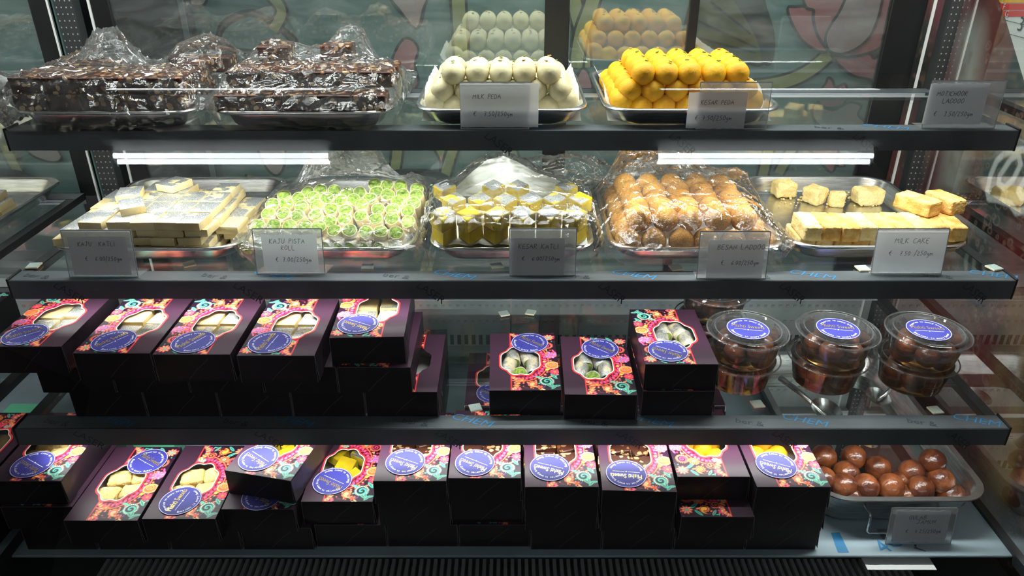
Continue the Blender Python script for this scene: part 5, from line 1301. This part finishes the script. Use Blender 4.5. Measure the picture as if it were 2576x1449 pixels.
# ------------------------------------------------------------------ plastic tubs of gulab jamun
def tub_meshes():
    b = MB(); b.lathe([(.0001, .0008), (.040, .0008), (.0445, .004), (.0525, .044), (.0530, .0455)], M_clear, 48)
    l = MB(); l.lathe([(.0001, .0478), (.043, .0478), (.0445, .0470), (.046, .0470), (.0475, .0500), (.0505, .0505), (.0525, .0500), (.0540, .0470), (.0575, .0470), (.0590, .0478), (.0600, .0465), (.0595, .0445)], M_clear, 56)
    rim = MB(); rim.tube([(.0590*math.cos(2*PI*k/56), .0590*math.sin(2*PI*k/56), .0470) for k in range(56)], .0011, M_clear, 6, closed=True)
    rim.tube([(.0478*math.cos(2*PI*k/56), .0478*math.sin(2*PI*k/56), .0500) for k in range(56)], .0008, M_clear, 6, closed=True)
    return b.mesh('tub', 40), l.mesh('lid', 40), rim.mesh('rim', True)
TB, TL, TR = tub_meshes()
sy = MB(); sy.lathe([(.0435, .0045), (.0470, .0215)], M_syrup, 40); sy.lathe([(.0001, .0215), (.0470, .0215)], M_syrup, 40); SY = sy.mesh('syrup', 30)
GT = [organic('ball', (.0172,), k+90, .001, 40, 3, 0, M_gulab) for k in range(3)]
def tub(x, y, z, label, stk=None, short=''):
    t = empty('plastic_tub', (x, y, z)); tag(t, label, 'tub', 'clear tubs of gulab jamun'); put('tub_body', TB, parent=t); ld = put('lid', TL, parent=t); put('lid_rim', TR, parent=ld)
    if stk is not None: s_ = put('round_sticker', STICKT, (0, 0, .0485), (0, 0, stk), ld); s_['label'] = 'round blue shop sticker'
    tag(put('sugar_syrup', SY, (x, y, z)), f'brown syrup inside the {short}', 'syrup', 'syrup in the tubs', 'stuff')
    for k in range(5):
        a = k*2*PI/5+x*40; rr = .0262
        o = put('gulab_jamun', GT[k % 3], (x+rr*math.cos(a), y+rr*math.sin(a), z+.0195+(k % 2)*.004), (k, a, 0))
        tag(o, f'gulab jamun inside the {short}, {ORD[k]} around the ring', 'sweet', 'gulab jamuns in tubs')
TH = .0478
for i, (x, y, nm, st) in enumerate(((.349, .972, 'left', R(-12)), (.482, .972, 'middle', R(-12)), (.614, .968, 'right', R(-6)))):
    tub(x-.003, y, P1, f'clear plastic tub of gulab jamun, lower one of the {nm} pair', R(-12), f'lower tub of the {nm} pair')
    tub(x, y-.006, P1+TH+.0006, f'clear plastic tub of gulab jamun with blue sticker, upper one of the {nm} pair', st, f'upper tub of the {nm} pair')
tub(.330, 1.096, P1, 'clear plastic tub behind the left pair, lower one', None, 'lower tub of the rear pair')
tub(.332, 1.096, P1+TH+.0006, 'clear plastic tub behind the left pair, upper one', R(0), 'upper tub of the rear pair')

# ------------------------------------------------------------------ small square tiles on the shelves
def tile(px, py, Z, a, label, s_=.0085):
    p = on_z(px, py, Z); mb = MB(); mb.bevbox((-s_, -s_, 0), (s_, s_, .0022), M_tileedge, .0003, 1); mb.box((-s_+.0006, -s_+.0006, .0021), (s_-.0006, s_-.0006, .0025), M_tile)
    return tag(put('square_tile', mb, (p.x, p.y, Z+.0006), (0, 0, a)), label, 'tile', 'small square tiles on the glass shelves')
for px, py, Z, a, lb in ((86, 671, S2, .1, 'at the left end of the middle shelf'), (476, 667, S2, .6, 'in front of the cashew slab tray'), (925, 674, S2, .1, 'in front of the green roll tray'), (1250, 672, S2, .3, 'in front of the yellow fudge tray'),
        (1700, 676, S2, .2, 'in front of the brown laddoo tray'), (2170, 678, S2, .1, 'left of the milk cake price sign'), (2500, 676, S2, .3, 'at the right end of the middle shelf'),
        (1196, 1028, S3, .3, 'left of the single boxes on the lower shelf'), (1268, 791, S3, .3, 'at the rear of the lower shelf, left of the plate seam'), (1335, 788, S3, -.3, 'at the rear of the lower shelf, right of the plate seam'),
        (1905, 1019, S3, .15, 'in front of the left pair of tubs'), (2352, 1034, S3, .15, 'in front of the right pair of tubs')):
    if py > 1020 or 600 < py < 700: pass
    tile(px, py, Z, a, 'small square tile '+lb)
